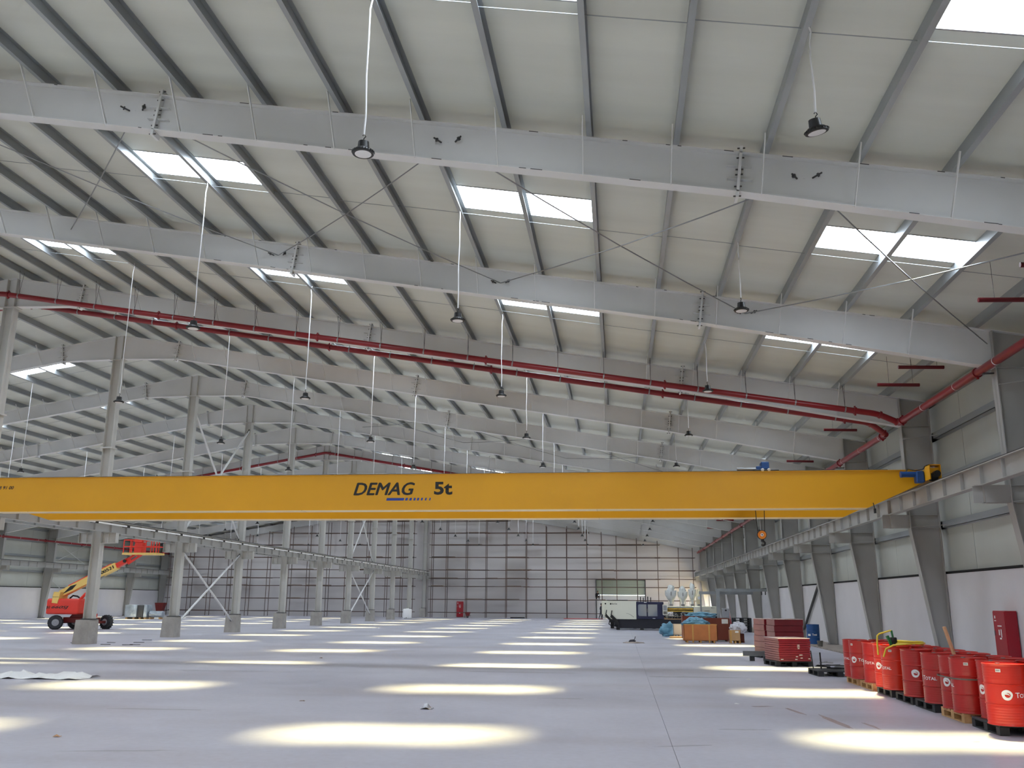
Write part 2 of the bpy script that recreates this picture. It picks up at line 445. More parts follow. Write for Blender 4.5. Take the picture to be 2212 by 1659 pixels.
sheet_wall('wall_right', XW, 1, 'sheet-clad side wall over a white plastered low wall with tapered columns')
sheet_wall('wall_left', mir(XW), -1, 'sheet-clad side wall behind the boom lift')

wb = struct('wall_back', 'white gable wall behind the scaffolding')
DX0, DX1, DZ = -2.6, 2.85, 4.25
zt = lambda x: ztop(x) + PH
poly = [(-55.2, 0), (DX0, 0), (DX0, DZ), (DX1, DZ), (DX1, 0), (10.3, 0), (10.3, zt(10.3)), (XR, zt(XR)), (-55.2, zt(-55.2))]
part('gable_panel', MB().prism(poly, 105.1, 105.4), 'far_wall', wb)
wf = struct('wall_front', 'gable wall closing the hall')
part('gable_panel', MB().prism([(-55.2, 0), (10.3, 0), (10.3, zt(10.3)), (XR, zt(XR)), (-55.2, zt(-55.2))], YA - 0.3, YA), 'plaster', wf)
dr = struct('door_1', 'big doorway with half lowered pale green slatted shutter')
sl_me = MB().prism([(105.15, 0.0), (105.17, 0.02), (105.17, 0.215), (105.15, 0.236), (105.19, 0.236), (105.19, 0.0)], DX0, DX1, 'yz').mesh('shutter_slat', 'shutter')
for k in range(7): share('shutter_slat', sl_me, dr, (0, 0, 2.62 + 0.233 * k))
part('door_frame', MB().box(DX0 - .1, DX0, 105.06, 105.3, 0, DZ + .1).box(DX1, DX1 + .1, 105.06, 105.3, 0, DZ + .1).box(DX0, DX1, 105.06, 105.3, DZ, DZ + .1), 'steel_dark', dr)
part('lower_panel', MB().box(DX0, DX1, 105.22, 105.26, 0.0, 2.6), 'white', dr)

# ------------------------------------------------------------------ portal frames
ZRB = 12.46                                # flat underside at the ridge
def zbot(x):                               # crane-hall half
    if x <= -19.65: return ZRB - (x + 22.42) / 2.77 * 0.05
    t0 = ztop(-19.65) - (ZRB - 0.05)
    if x <= 2.2: return ztop(x) - (t0 + (0.755 - t0) * (x + 19.65) / 21.85)
    return ztop(x) - (0.755 + 0.19 * ((x - 2.2) / 6.87))
KX = [XR, -19.65, -8.6, 2.2, XKN, XW]
stay_me = {}
def rafter(i, side):
    mp = (lambda x: x) if side > 0 else mir
    y = YF(i)
    if i == 2 and side > 0: lb = 'light grey steel rafter with two red pipes slung alongside it'; gr = None
    elif i == 0 and side > 0: gr = None; lb = 'widest light grey rafter, chipped paint, passing behind two hanging lamps'
    elif side > 0: lb = 'grey steel rafter between the widest rafter and the piped rafter' if i == 1 else 'grey steel rafter over the crane hall, %s beyond the piped rafter' % ORD[i - 3]; gr = 'crane hall rafters'
    else: lb = 'grey steel rafter over the boom-lift hall, %s' % ('in line with the piped rafter' if i == 2 else ORD[i - 3] + ' beyond the piped rafter'); gr = 'boom lift hall rafters'
    R = thing('roof_rafter', lb, 'rafter', (mp(XKN), y, ztop(XKN)), 0, gr)
    web = MB(); topx = [(mp(x), ztop(x) - 0.016) for x in (XR, XW)]; bot = [(mp(x), zbot(x) + 0.016) for x in KX[:-1]]
    poly = [topx[0], (mp(XKN), ztop(XKN) - 0.016)] + bot[::-1]
    web.prism(poly, y - 0.006, y + 0.006); part('web', web, 'paint_grey', R, True)
    def flange(pts, wd=0.26, t=0.018, up_=1):
        q = [(a, b) for a, b in pts] + [(a, b - t) for a, b in pts[::-1]]
        return MB().prism(q, y - wd / 2, y + wd / 2)
    part('top_flange', flange([(mp(XR), ztop(XR)), (mp(XW), ztop(XW))]), 'paint_grey', R, True)
    part('bottom_flange', flange([(mp(x), zbot(x) + 0.018) for x in KX[:-1]]), 'paint_grey', R, True)
    for x in (-19.65, -8.6, 2.2):
        lean = SL * 0.75
        a, b = zbot(x) - 0.10, ztop(x) + 0.10
        q = [(mp(x - lean * 0.5 - 0.02), a), (mp(x - lean * 0.5 + 0.03), a), (mp(x + 0.06 + 0.03), b), (mp(x + 0.06 - 0.02), b)]
        sp = part('splice_plate', MB().prism(q, y - 0.13, y + 0.13), 'paint_grey', R, True)
        if i < 5:
            g = MB()
            for fz in (0.33, 0.66):
                zz = zbot(x) + fz * (ztop(x) - zbot(x))
                g.bar((mp(x - 0.2), y - 0.045, zz + 0.03), (mp(x + 0.22), y - 0.045, zz - 0.03), 0.09, 0.012)
            part('gusset', g, 'paint_grey', sp, True)
            bl = MB()
            for fz in (0.03, 0.22, 0.45, 0.55, 0.78, 0.97):
                zz = a + fz * (b - a); xx = x - lean * 0.5 + (0.06 + lean * 0.5) * fz
                bl.cyl((mp(xx - 0.06), y - 0.09, zz), (mp(xx + 0.07), y - 0.09, zz), 0.014, None, 6)
            part('bolt', bl, 'steel_dark', sp, True)
    if (side > 0 and i < 9) or (side < 0 and 3 <= i <= 5):
        for x in PX[1:-1]:
            if x > 8.9 or x < -19.0: continue
            h = ztop(x) - zbot(x)
            key = round(h, 2)
            L = MB().bar((0, 0, 0), (0.02 * (1 if side > 0 else -1), -0.62, h + 0.06), 0.06, 0.014, (1, 0, 0)); kk = (key, side)
            if kk not in stay_me: stay_me[kk] = L.mesh('flange_stay', 'paint_grey')
            o = share('flange_stay', stay_me[kk], R, (mp(x - 0.12) - mp(XKN), -0.1, zbot(x) - ztop(XKN) + 0.02))
    if side > 0 and i in (0, 1):
        mb = MB()
        for x in (-9.1, -2.95, 3.3):
            for d in (-0.12, 0.14):
                zz = ztop(x) - 0.33
                mb.cyl((x + d, y - 0.01, zz), (x + d * 1.9, y - 0.16, zz + 0.02), 0.017, None, 6); mb.cyl((x + d * 1.5, y - 0.09, zz + .01), (x + d * 1.62, y - 0.105, zz + 0.013), 0.04, None, 6)
        part('rod_anchor', mb, 'steel_dark', R, True)
        chips = MB()
        rr = random.Random(31 + i)
        for q in range(26):
            x = rr.uniform(-11, 6.5); ln = rr.uniform(0.05, 0.22); top_ = rr.random() < 0.4
            z = (ztop(x) - 0.012) if top_ else (zbot(x) + 0.006)
            chips.bar((x, y - 0.131, z), (x + ln, y - 0.131, z - ln * SL), 0.004, 0.014)
        part('paint_chip', chips, 'steel_dark', R, True)
    return R
for i in range(0, NF): rafter(i, 1)
for i in range(2, NF): rafter(i, -1)

def wall_column(i, side):
    mp = (lambda x: x) if side > 0 else mir
    y = YF(i)
    wh = {0: 'under the widest rafter', 1: 'before the one carrying the piped rafter', 2: 'carrying the piped rafter'}.get(i, '%s beyond the piped rafter' % ORD[i - 3])
    C = thing('wall_column', 'tapered grey column at the %s wall, %s' % ('drum-side' if side > 0 else 'boom-lift', wh), 'column', (mp(XW), y, 0), 0,
              'tapered columns of the %s wall' % ('crane-hall' if side > 0 else 'boom-lift'))
    inn = [(9.63, 0.02), (9.07, 4.2), (9.07, zbot(XKN))]
    poly = [(mp(a), b) for a, b in inn] + [(mp(9.07), ztop(9.07) - .02), (mp(XW), ztop(XW) - .02), (mp(XW), 0.02)]
    part('web', MB().prism(poly, y - 0.007, y + 0.007), 'paint_grey_shaded', C, True)
    fw = 0.15
    q = [(9.63, 0.0), (9.07, 4.2), (9.07, 8.35)]
    part('inner_flange', MB().prism([(mp(a), b) for a, b in q] + [(mp(a + 0.02), b) for a, b in q[::-1]], y - fw, y + fw), 'paint_grey_shaded', C, True)
    part('outer_flange', MB().box(*sorted((mp(XW - 0.02), mp(XW))), y - fw, y + fw, 0, ztop(XW)), 'paint_grey_shaded', C, True)
    mb = MB()
    for z in (4.2, 4.6, 7.43): mb.box(*sorted((mp(9.08), mp(9.96))), y - 0.13, y + 0.13, z - 0.008, z + 0.008)
    part('stiffener', mb, 'paint_grey_shaded', C, True)
    part('base_plate', MB().box(*sorted((mp(9.5), mp(10.0))), y - 0.2, y + 0.2, 0.0, 0.06), 'steel_dark', C, True)
    br = MB().box(*sorted((mp(8.28), mp(9.07))), y - 0.006, y + 0.006, 4.2, 4.61).box(*sorted((mp(8.28), mp(9.07))), y - 0.11, y + 0.11, 4.595, 4.61).box(*sorted((mp(8.5), mp(9.07))), y - 0.11, y + 0.11, 4.2, 4.215)
    br.box(*sorted((mp(8.5), mp(8.515))), y - 0.11, y + 0.11, 4.2, 4.61).box(*sorted((mp(8.66), mp(8.675))), y - 0.11, y + 0.11, 4.2, 4.61).box(*sorted((mp(8.5), mp(9.07))), y - 0.112, y - 0.1, 4.2, 4.61)
    part('crane_bracket', br, 'paint_grey_shaded', C, True)
    if side > 0:
        for z in (4.22, 7.0):
            part('fly_brace', MB().bar((9.09, y - 0.15, z), (9.99, y - 0.75, z + 0.03), 0.05, 0.012), 'paint_grey_shaded', C, True)
    return C
for i in range(0, NF): wall_column(i, 1)
for i in range(6, NF): wall_column(i, -1)

def ridge_post(i):
    y = YF(i)
    lb = {3: 'grey ridge post on concrete plinth standing in front of the boom lift', 11: 'grey ridge post with white tank at its foot'}.get(i, 'grey ridge post carrying the piped rafter' if i == 2 else 'grey ridge post on concrete plinth, %s from the scaffolded gable wall' % ORD[NF - 1 - i])
    C = thing('ridge_post', lb, 'post', (XR, y, 0), 0, None if i in (3, 11) else 'ridge posts down the middle')
    hw, hd = 0.2, 0.17
    pl = MB().hexa([(XR - .5, y - .36, 0), (XR + .2, y - .36, 0), (XR + .2, y + .36, 0), (XR - .5, y + .36, 0)],
                   [(XR - .46, y - .33, .99), (XR + .18, y - .33, .99), (XR + .18, y + .33, .99), (XR - .46, y + .33, .99)])
    xc = XR - 0.05
    part('plinth', pl, 'concrete', C, True)
    part('base_plate', MB().box(xc - .26, xc + .26, y - .23, y + .23, .99, 1.04), 'steel_dark', C, True)
    part('web', MB().box(xc - hw, xc + hw, y - .006, y + .006, 1.04, ZRB - .03), 'post_grey', C, True)
    for sx in (-1, 1):
        part('flange', MB().box(*sorted((xc + sx * hw, xc + sx * (hw - .018))), y - hd, y + hd, 1.04, ZRB - .03), 'post_grey', C, True)
    part('cap_plate', MB().box(xc - .33, xc + .33, y - .17, y + .17, ZRB - .035, ZRB - .005), 'post_grey', C, True)
    part('splice_plate', MB().box(xc - .28, xc + .28, y - .22, y + .22, 8.35, 8.41), 'post_grey', C, True)
    part('stiffener', MB().box(xc - .2, xc - .18, y - .13, y + .13, ZRB, ztop(XR) - .03).box(xc + .18, xc + .2, y - .13, y + .13, ZRB, ztop(XR) - .03), 'post_grey', C, True)
    for sx in (-1, 1):
        a, b = sorted((xc + sx * hw, xc + sx * 0.86))
        br = MB().box(a, b, y - .006, y + .006, 4.2, 4.66).box(a, b, y - .12, y + .12, 4.645, 4.66).box(a, b, y - .12, y + .12, 4.2, 4.215)
        br.box(*sorted((xc + sx * .86, xc + sx * .845)), y - .12, y + .12, 4.2, 4.66).box(*sorted((xc + sx * .5, xc + sx * .515)), y - .12, y + .12, 4.2, 4.66)
        part('crane_bracket', br, 'post_grey', C, True)
for i in range(2, NF): ridge_post(i)

# braces between ridge posts
for i in (4, 8):
    ya, yb = YF(i), YF(i + 1); xc = XR - .05
    for z0, z1, nm in ((0.62, 4.4, 'lower'), (5.4, 11.9, 'upper')):
        for s_ in (0, 1):
            xo = xc + (.07 if s_ else -.07); p0 = (xo, ya + .2, z0 if s_ else z1); p1 = (xo, yb - .2, z1 if s_ else z0)
            b = thing('post_brace', 'pale steel tube rising %s the scaffolded wall %s crane runway, %s braced posts' % ('towards' if s_ else 'away from', 'below' if z0 < 2 else 'above', 'boom-lift side' if i == 4 else 'deeper'), 'brace', p0, 0, 'diagonal tubes between ridge posts')
            part('tube', MB().tube([p0, p1], 0.055, 10), 'paint_grey', b, True, True)
            mb = MB()
            for p, q in ((p0, p1), (p1, p0)):
                d = (Vector(q) - Vector(p)).normalized(); mb.bar(Vector(p) - d * .12, Vector(p) + d * .3, .02, .16)
            part('end_plate', mb, 'steel_dark', b, True)
p0, p1 = (9.9, YF(5) - .3, 0.5), (9.9, YF(4) + .3, 4.1)
b = thing('wall_brace', 'dark diagonal steel angle leaning between two tapered wall columns', 'brace', p0); part('angle_bar', MB().bar(p0, p1, .12, .02).bar((9.86, p0[1], p0[2]), (9.86, p1[1], p1[2]), .02, .12), 'steel_dark', b, True)
for i in (9,):
    for s_ in (0, 1):
        xw = mir(XW) + .1
        for z0, z1 in ((.3, 4.1), (4.8, 7.6)):
            p0 = (xw, YF(i), z0 if s_ else z1); p1 = (xw, YF(i + 1), z1 if s_ else z0)
            b = thing('wall_brace', 'thin steel rod crossing the boom-lift side wall', 'brace', p0, 0, 'rods crossing the boom-lift side wall'); part('rod', MB().tube([p0, p1], .025, 6), 'paint_grey', b, True)

# roof cross rods between the first frames and further down
for i, nodes in ((0, (-15.3, -9.1, -2.95, 3.3, 9.0)), (4, (-15.3, -9.1, -2.95, 3.3, 9.0))):
    for a, b_ in zip(nodes[:-1], nodes[1:]):
        for u, v in ((a, b_), (b_, a)):
            p0 = Vector((u, YF(i), ztop(u) - .33)); p1 = Vector((v, YF(i + 1), ztop(v) - .33))
            mid = (p0 + p1) / 2 - Vector((0, 0, .1))
            o = thing('roof_brace_rod', 'slack roof rod, %s cross from drum wall, ridge end on %s' % (ORD[3 - nodes.index(a)], ('the widest rafter' if u < v else 'rafter behind the widest') if i == 0 else ('second rafter beyond pipes' if u < v else 'third rafter beyond pipes')), 'rod', p0, 0, 'crossed roof rods')
            part('rod', MB().tube([p0, p0.lerp(p1, .25) - Vector((0, 0, .07)), mid, p0.lerp(p1, .75) - Vector((0, 0, .07)), p1], .014, 6), 'steel', o, True)
            part('turnbuckle', MB().tube([p0.lerp(p1, .06) - Vector((0, 0, .018)), p0.lerp(p1, .085) - Vector((0, 0, .026))], .024, 6), 'steel', o, True)

# ------------------------------------------------------------------ crane runways
def runway(xc, zb, label, ya, yb, rail=True, bars=0):
    R = thing('crane_runway_beam', label, 'beam', (xc, ya, zb))
    part('web', MB().box(xc - .006, xc + .006, ya, yb, zb + .015, zb + .45), 'paint_grey_shaded', R, True)
    part('bottom_flange', MB().box(xc - .11, xc + .11, ya, yb, zb, zb + .018), 'paint_grey_shaded', R, True)
    part('top_flange', MB().box(xc - .13, xc + .13, ya, yb, zb + .45, zb + .472), 'paint_grey_shaded', R, True)
    part('rail', MB().box(xc - .03, xc + .03, ya, yb, zb + .472, zb + .53), 'steel_dark', R, True)
    st = MB().box(-.095, .095, -.005, .005, .018, .45).mesh('stiffener', 'paint_grey_shaded')
    n = int((yb - ya) / 1.25)
    for k in range(n + 1): share('stiffener', st, R, (0, .02 + k * 1.25, 0))
    if bars:
        part('conductor_bar', MB().box(xc + bars * .26, xc + bars * .30, ya, yb - .5, zb + .30, zb + .36), 'white', R, True)
        cl = MB().box(-.02, .03, -.11, .11, -.05, .05).mesh('clip', 'black')
        for k in range(int((yb - ya) / 2.5)): share('clip', cl, R, (bars * .28, 1.0 + 2.5 * k, .33))
        arm = MB().box(-.3, .0, -.012, .012, -.012, .012).mesh('bar_arm', 'steel_dark')
        for k in range(int((yb - ya) / 2.5)): share('bar_arm', arm, R, (bars * .28, 1.0 + 2.5 * k, .31))
    return R
runway(8.55, 4.61, 'grey ribbed crane runway beam on wall brackets beside red drums', YA + .3, 104.9)
runway(XR + .45, 4.66, 'grey crane runway beam with white conductor bar along ridge posts', YA + .3, 104.4, bars=1)
runway(XR - .55, 4.66, 'grey crane runway beam on far side of the ridge posts', YA + .3, 104.4)
runway(mir(8.55), 4.61, 'grey crane runway beam on brackets of the boom-lift side wall', 40, 104.9)

# ------------------------------------------------------------------ overhead crane
def crane():
    L0 = (-6.7, 26.1, 4.49)
    K = thing('overhead_crane', 'yellow double-girder overhead travelling crane spanning the hall', 'crane', L0)
    xl, xr = XR + .30, 8.72; zb, zt_ = 4.49, 5.53
    for y0 in (26.1, 28.93):
        y1 = y0 + .42
        poly = [(-19.4, zb), (6.93, zb), (8.42, 5.16), (8.42, zt_), (xl + .35, zt_), (xl + .35, 5.16)]
        g = part('girder', MB().prism(poly, y0, y1), 'crane_yellow', K, True)
        part('bottom_flange', MB().box(-19.35, 6.9, y0 - .03, y1 + .03, zb - .016, zb), 'flange_floorlit', g, True)
        part('top_flange', MB().box(xl + .35, 8.42, y0 - .03, y1 + .03, zt_, zt_ + .014), 'crane_yellow', g, True)
        part('rail', MB().box(xl + .9, 7.6, (y0 + y1) / 2 - .025, (y0 + y1) / 2 + .025, zt_ + .014, zt_ + .06), 'steel_dark', g, True)
        tj = MB()
        for x in (-18.2, -9.4, -0.6): tj.box(x, x + .006, y0 - .0315, y1 + .0315, zb - .0175, zb - .0005)
        part('flange_joint', tj, 'steel_dark', g, True)
    for xc in (8.55, XR + .45):
        t = part('end_truck', MB().bbox(xc - .13, xc + .13, 25.4, 30.5, 5.2, 5.5, .015).box(xc - .15, xc - .13, 25.3, 25.7, 5.18, 5.58).box(xc + .13, xc + .15, 25.3, 25.7, 5.18, 5.58).box(xc - .15, xc + .15, 25.3, 25.7, 5.56, 5.58).box(xc - .15, xc + .15, 30.5, 30.56, 5.2, 5.56), 'crane_yellow', K, True)
        for yw in (25.5, 30.3):
            part('wheel', MB().cyl((xc - .09, yw, 5.27), (xc + .09, yw, 5.27), .13, None, 20), 'black', t, True, True)
        part('buffer', MB().cyl((xc + .02, 25.2, 5.32), (xc + .02, 25.4, 5.32), .085, None, 14), 'black', t, True, True)
    m = part('travel_motor', MB().cyl((7.84, 25.85, 5.38), (8.2, 25.85, 5.38), .08, None, 18).cyl((7.8, 25.85, 5.38), (7.85, 25.85, 5.38), .088, None, 18), 'blue_paint', K, True, True)
    part('gearbox', MB().bbox(8.18, 8.40, 25.72, 25.98, 5.14, 5.46, .03), 'blue_paint', m, True)
    part('motor_cable', MB().tube([(7.95, 25.85, 5.45), (8.0, 25.84, 5.53), (8.2, 25.8, 5.48), (8.35, 25.7, 5.5), (8.45, 25.6, 5.6)], .012, 6), 'black', m, True, True)
    # hoist trolley on the girders
    tr = part('hoist_trolley', MB().bbox(3.9, 4.6, 26.2, 29.3, 5.57, 5.61, .01), 'steel_dark', K, True)
    part('hoist_drum', MB().cyl((4.2, 26.9, 5.72), (4.2, 28.6, 5.72), .11, None, 20), 'steel', tr, True, True)
    part('hoist_motor', MB().bbox(4.12, 4.34, 26.25, 26.6, 5.62, 5.84, .02).bbox(3.98, 4.14, 26.28, 26.5, 5.6, 5.72, .02), 'blue_paint', tr, True)
    part('trolley_wheel', MB().cyl((4.14, 26.2, 5.6), (4.14, 26.25, 5.6), .045, None, 16), 'white', tr, True, True)
    part('trolley_wheel', MB().cyl((4.32, 26.2, 5.6), (4.32, 26.25, 5.6), .045, None, 16), 'white', tr, True, True)
    part('gear_motor', MB().cyl((3.62, 26.35, 5.64), (3.98, 26.35, 5.64), .045, None, 16).cyl((3.44, 26.35, 5.64), (3.62, 26.35, 5.64), .055, None, 16), 'steel', tr, True, True)
    hx, hy, hz = 4.24, 27.7, 3.86
    for d in (-.14, .11): part('rope', MB().tube([(hx + d * 1.4, hy, 5.7), (hx + d * .8, hy, hz + .02)], .011, 6), 'black', tr, True)
    hb = part('hook_block', MB().cyl((hx, hy - .06, hz), (hx, hy + .06, hz), .122, None, 28), 'orange', K, True, True)
    part('sheave_cap', MB().cyl((hx, hy - .075, hz), (hx, hy + .075, hz), .045, None, 20), 'white', hb, True, True)
    part('sheave_pin', MB().cyl((hx, hy - .08, hz), (hx, hy + .08, hz), .018, None, 14), 'black', hb, True, True)
    part('cheek_guard', MB().lathe([(.118, -.045), (.138, -.045), (.138, .045), (.118, .045)], 28, (hx, hy, hz), 'y'), 'black', hb, True, True)
    pts = [(hx + .01, hz - .14), (hx + .01, hz - .19)] + [(hx + .02 + .06 * math.sin(a), hz - .25 + .06 * math.cos(a)) for a in [math.radians(q) for q in range(10, 260, 25)]]
    part('hook', MB().tube([(a, hy, b) for a, b in pts], .025, 10, True, [.026] * 2 + [.03] * 8 + [.02] * (len(pts) - 10)), 'black', hb, True, True)
    part('swivel', MB().cyl((hx + .01, hy, hz - .2), (hx + .01, hy, hz - .11), .05, .04, 14), 'black', hb, True, True)
    # hanging plug
    part('pendant_plug', MB().tube([(7.05, 26.0, 4.62), (7.08, 26.0, 4.45)], .012, 6).cyl((7.08, 26.0, 4.33), (7.08, 26.0, 4.46), .035, None, 10), 'black', K, True)
    # lettering on the front girder
    def put(nm, me, x, z, y=26.094):
        o = share(nm, me, K, (x - L0[0], y - L0[1], z - L0[2])); return o
    me = text_mesh('maker_lettering', 'DEMAG', .535, 'black', 0, .28, 1.0, fat=.014); s_ = fit(me, 1.87, .385); put('maker_lettering', me, -7.84, 4.925)
    me = text_mesh('load_lettering', '5t', .5, 'black', .016); fit(me, .55, .385); put('load_lettering', me, -5.39, 4.93)
    me = text_mesh('serial_lettering', '458 91 00', .2, 'black', .004, .25); fit(me, .66, .105); put('serial_lettering', me, -19.45, 5.185)
    segs = [(-6.83, -6.30), (-6.26, -6.185), (-6.135, -6.065), (-6.01, -5.95), (-5.905, -5.845), (-5.785, -5.735), (-5.665, -5.62), (-5.535, -5.50)]
    for a, b in segs:
        part('blue_stripe', MB().prism([(a, 4.768), (b, 4.768), (b + .02, 4.845), (a + .02, 4.845)], 26.094, 26.098), 'decal_blue', K, True)
def fit(me, wd, ht):
    xs_ = [v.co.x for v in me.vertices]; zs = [v.co.z for v in me.vertices]
    sx = wd / (max(xs_) - min(xs_)); sz = ht / (max(zs) - min(zs)); mx, mz = min(xs_), min(zs)
    for v in me.vertices: v.co.x = (v.co.x - mx) * sx; v.co.z = (v.co.z - mz) * sz
    return sx
crane()

# ------------------------------------------------------------------ sprinkler pipes
def pipe_thing(pts, r, label, hang=True, coup=6.0, group=None):
    P = thing('sprinkler_pipe', label, 'pipe', pts[0], 0, group)
    # rounded corners
    out = [Vector(pts[0])]
    for k in range(1, len(pts) - 1):
        p = Vector(pts[k]); a = (Vector(pts[k - 1]) - p); b = (Vector(pts[k + 1]) - p)
        d = min(.22, a.length * .45, b.length * .45); a.normalize(); b.normalize()
        for t in (0, .25, .5, .75, 1):
            out.append((p + a * d) * (1 - t) ** 2 + p * 2 * t * (1 - t) + (p + b * d) * t * t)
    out.append(Vector(pts[-1]))
    part('tube', MB().tube(out, r, 14), 'pipe_red', P, True, True)
    for a, b in zip(pts[:-1], pts[1:]):
        a = Vector(a); b = Vector(b); L = (b - a).length; d = (b - a) / L
        if L < 1.5:
            for t in (.12, .88): part('coupling', MB().cyl(a + d * (L * t - .03), a + d * (L * t + .03), r * 1.3, None, 14), 'pipe_red', P, True, True)
            continue
        n = int(L / coup)
        for k in range(n + 1):
            t = min(L - .05, .35 + coup * k)
            part('coupling', MB().cyl(a + d * (t - .035), a + d * (t + .035), r * 1.28, None, 14).bar(a + d * t + Vector((0, 0, -r * 1.6)), a + d * t + Vector((0, 0, r * 1.6)), .05, .05, d), 'pipe_red', P, True, True)
        if hang:
            for xq in PX + [mir(x) for x in PX]:
                if abs(d.x) > .5 and min(a.x, b.x) + .3 < xq < max(a.x, b.x) - .3:
                    if xq < XR and a.y < 40: continue
                    t = (xq - a.x) / (b.x - a.x); p = a.lerp(b, t)
                    h = part('clamp', MB().cyl(p - d * .02, p + d * .02, r * 1.12, None, 14), 'steel', P, True)
                    part('hanger_rod', MB().tube([(xq, p.y - .12, ztop(xq) + .1), p + Vector((0, 0, r)), (xq, p.y + .12, ztop(xq) + .1)], .007, 4, False), 'steel_dark', h, True)
        else:
            for k in range(int(L / 2.6) + 1):
                p = a + d * (.6 + 2.6 * k)
                if (p - a).length < L: part('band', MB().cyl(p - d * .012, p + d * .012, r * 1.06, None, 14), 'cord_white', P, True)
            if pts[0][0] > 0:
                for i in range(0, NF):
                    if min(a.y, b.y) < YF(i) < max(a.y, b.y): part('wall_bracket', MB().box(a.x - .02, 9.07, YF(i) - .03, YF(i) + .03, a.z - r - .03, a.z - r), 'steel_dark', P, True)
    return P
pipe_thing([(mir(8.2), 28.9, 7.72), (XR, 28.9, 12.76), (8.2, 28.9, 7.72), (8.84, 28.9, 7.42)], .095, 'dark red sprinkler pipe slung on the camera side of the rafter', group=None)
pipe_thing([(mir(8.2), 30.25, 7.77), (XR, 30.25, 12.80), (8.3, 30.25, 7.70), (8.78, 30.25, 7.3)], .095, 'dark red sprinkler pipe slung behind the rafter')
pipe_thing([(8.84, YA + .4, 7.43), (8.84, 28.9, 7.43)], .1, 'red pipe along the column tops joining pipe before the rafter', False)
pipe_thing([(8.78, 30.25, 7.3), (8.83, 104.6, 7.32)], .1, 'red pipe along the column tops starting behind the rafter', False)
pipe_thing([(mir(8.3), 66.8, 7.7), (XR, 66.8, 12.97), (8.3, 66.8, 7.7)], .1, 'red pipe following both roof slopes deep in the hall')
pipe_thing([(-53.9, 50, 7.12), (-53.9, 104.5, 7.12)], .1, 'red pipe along the boom-lift side wall', False)
bme = MB().tube([(0, 0, 0), (1.15, 0, -.03)], .05, 10).mesh('tube', 'pipe_red_shaded', True); hme = MB().tube([(0, 0, 0), (0, 0, .85)], .005, 5).mesh('hanger_rod', 'steel_dark')
for i in range(0, 9):
    for dy in ((1.9, 3.9) if i < 2 else (3.4,)):
        w_ = 'short dark red pipe' if i > 1 else ('first short dark red pipe' if dy < 2 else 'second short dark red pipe')
        l = {0: 'in the bay behind the widest rafter', 1: 'in the bay before the piped rafter'}.get(i, '%s bay beyond the piped rafter' % ORD[i - 2])
        o = thing('branch_pipe', '%s under the eave, %s' % (w_, l), 'pipe', (7.47, YF(i) + dy, 8.0), 0, 'short eave pipes')
        share('tube', bme, o); share('hanger_rod', hme, o, (.32, 0, 0), scale=(1, 1, .98)); share('hanger_rod', hme, o, (.98, 0, 0), scale=(1, 1, .86))

# ------------------------------------------------------------------ high-bay lamps
def lamp_proto():
    L = thing('high_bay_lamp', 'x', 'lamp')
    prof = [(.02, .17), (.075, .165), (.08, .11), (.085, .06), (.115, .05), (.15, .012), (.152, -.005), (.148, -.015), (.118, -.018)]
    h = part('housing', MB().lathe(prof, 28), 'black', L, smooth=True)
    fins = MB()
    for k in range(24):
        t = 2 * math.pi * k / 24; c, s_ = math.cos(t), math.sin(t)
        fins.bar((c * .085, s_ * .085, .045), (c * .155, s_ * .155, .0), .01, .03)
    part('cooling_fin', fins, 'black', h)
    part('lens', MB().lathe([(.0, -.021), (.112, -.021), (.118, -.014)], 28), 'lens', L, smooth=True)
    part('hook', MB().tube([(0, 0, .16), (0, 0, .22), (.025, 0, .25), (0, 0, .29), (-.015, 0, .26)], .008, 6), 'black', L)
    return L
proto = lamp_proto()
cord_cache = {}
def lamp(x, y, label, group, first=[True]):
    z = 7.9 + random.uniform(-.04, .04)
    o = dup(proto, (x, y, z), random.uniform(0, 3), label, group)
    H = ztop(x) - z + .05
    key = (round(H, 1))
    if key not in cord_cache:
        cord_cache[key] = MB().tube([(0, 0, .28), (.012, 0, .6), (-.008, .008, 1.2), (0, -.006, H * .7), (.0, 0, H - .3), (.03, 0, H - .12), (.0, 0, H)], .013, 6).mesh('cord', 'cord_white', True)
    share('cord', cord_cache[key], o)
    return o
def bay_words(i):
    return {0: 'bay behind the widest rafter', 1: 'bay just before the piped rafter'}.get(i, '%s bay beyond the piped rafter' % ORD[i - 2])
for i in range(-1, NF - 1):
    ym = YF(i) + BAY / 2
    for k, x in enumerate((2.68, -3.4, -9.48, -15.56)):
        if i == -1 and x < -5: continue
        if i == -1: l = ('black round high-bay lamp tilted on a kinked white cord above widest rafter', 'black round high-bay lamp hanging straight in front of the widest rafter web')[k]
        else: l = 'black high-bay lamp, %s row from the drum wall, %s' % (ORD[k], bay_words(i))
        o = lamp(x, ym + .08, l, 'crane hall lamps')
        if i == -1 and x == 2.68:
            o.rotation_euler = (0, 0, 0)
            for c_ in o.children:
                if not c_.name.startswith(('cord', 'hook')): c_.rotation_euler = (math.radians(6), math.radians(-12), .3)
    if i >= 3:
        for k, x in enumerate((2.68, -3.4, -9.48, -15.56)):
            lamp(mir(x), ym + .08, 'black high-bay lamp, %s row from boom-lift wall, %s' % (ORD[k], bay_words(i)), 'boom lift hall lamps')
for ch in list(proto.children_recursive): bpy.data.objects.remove(ch)
bpy.data.objects.remove(proto)

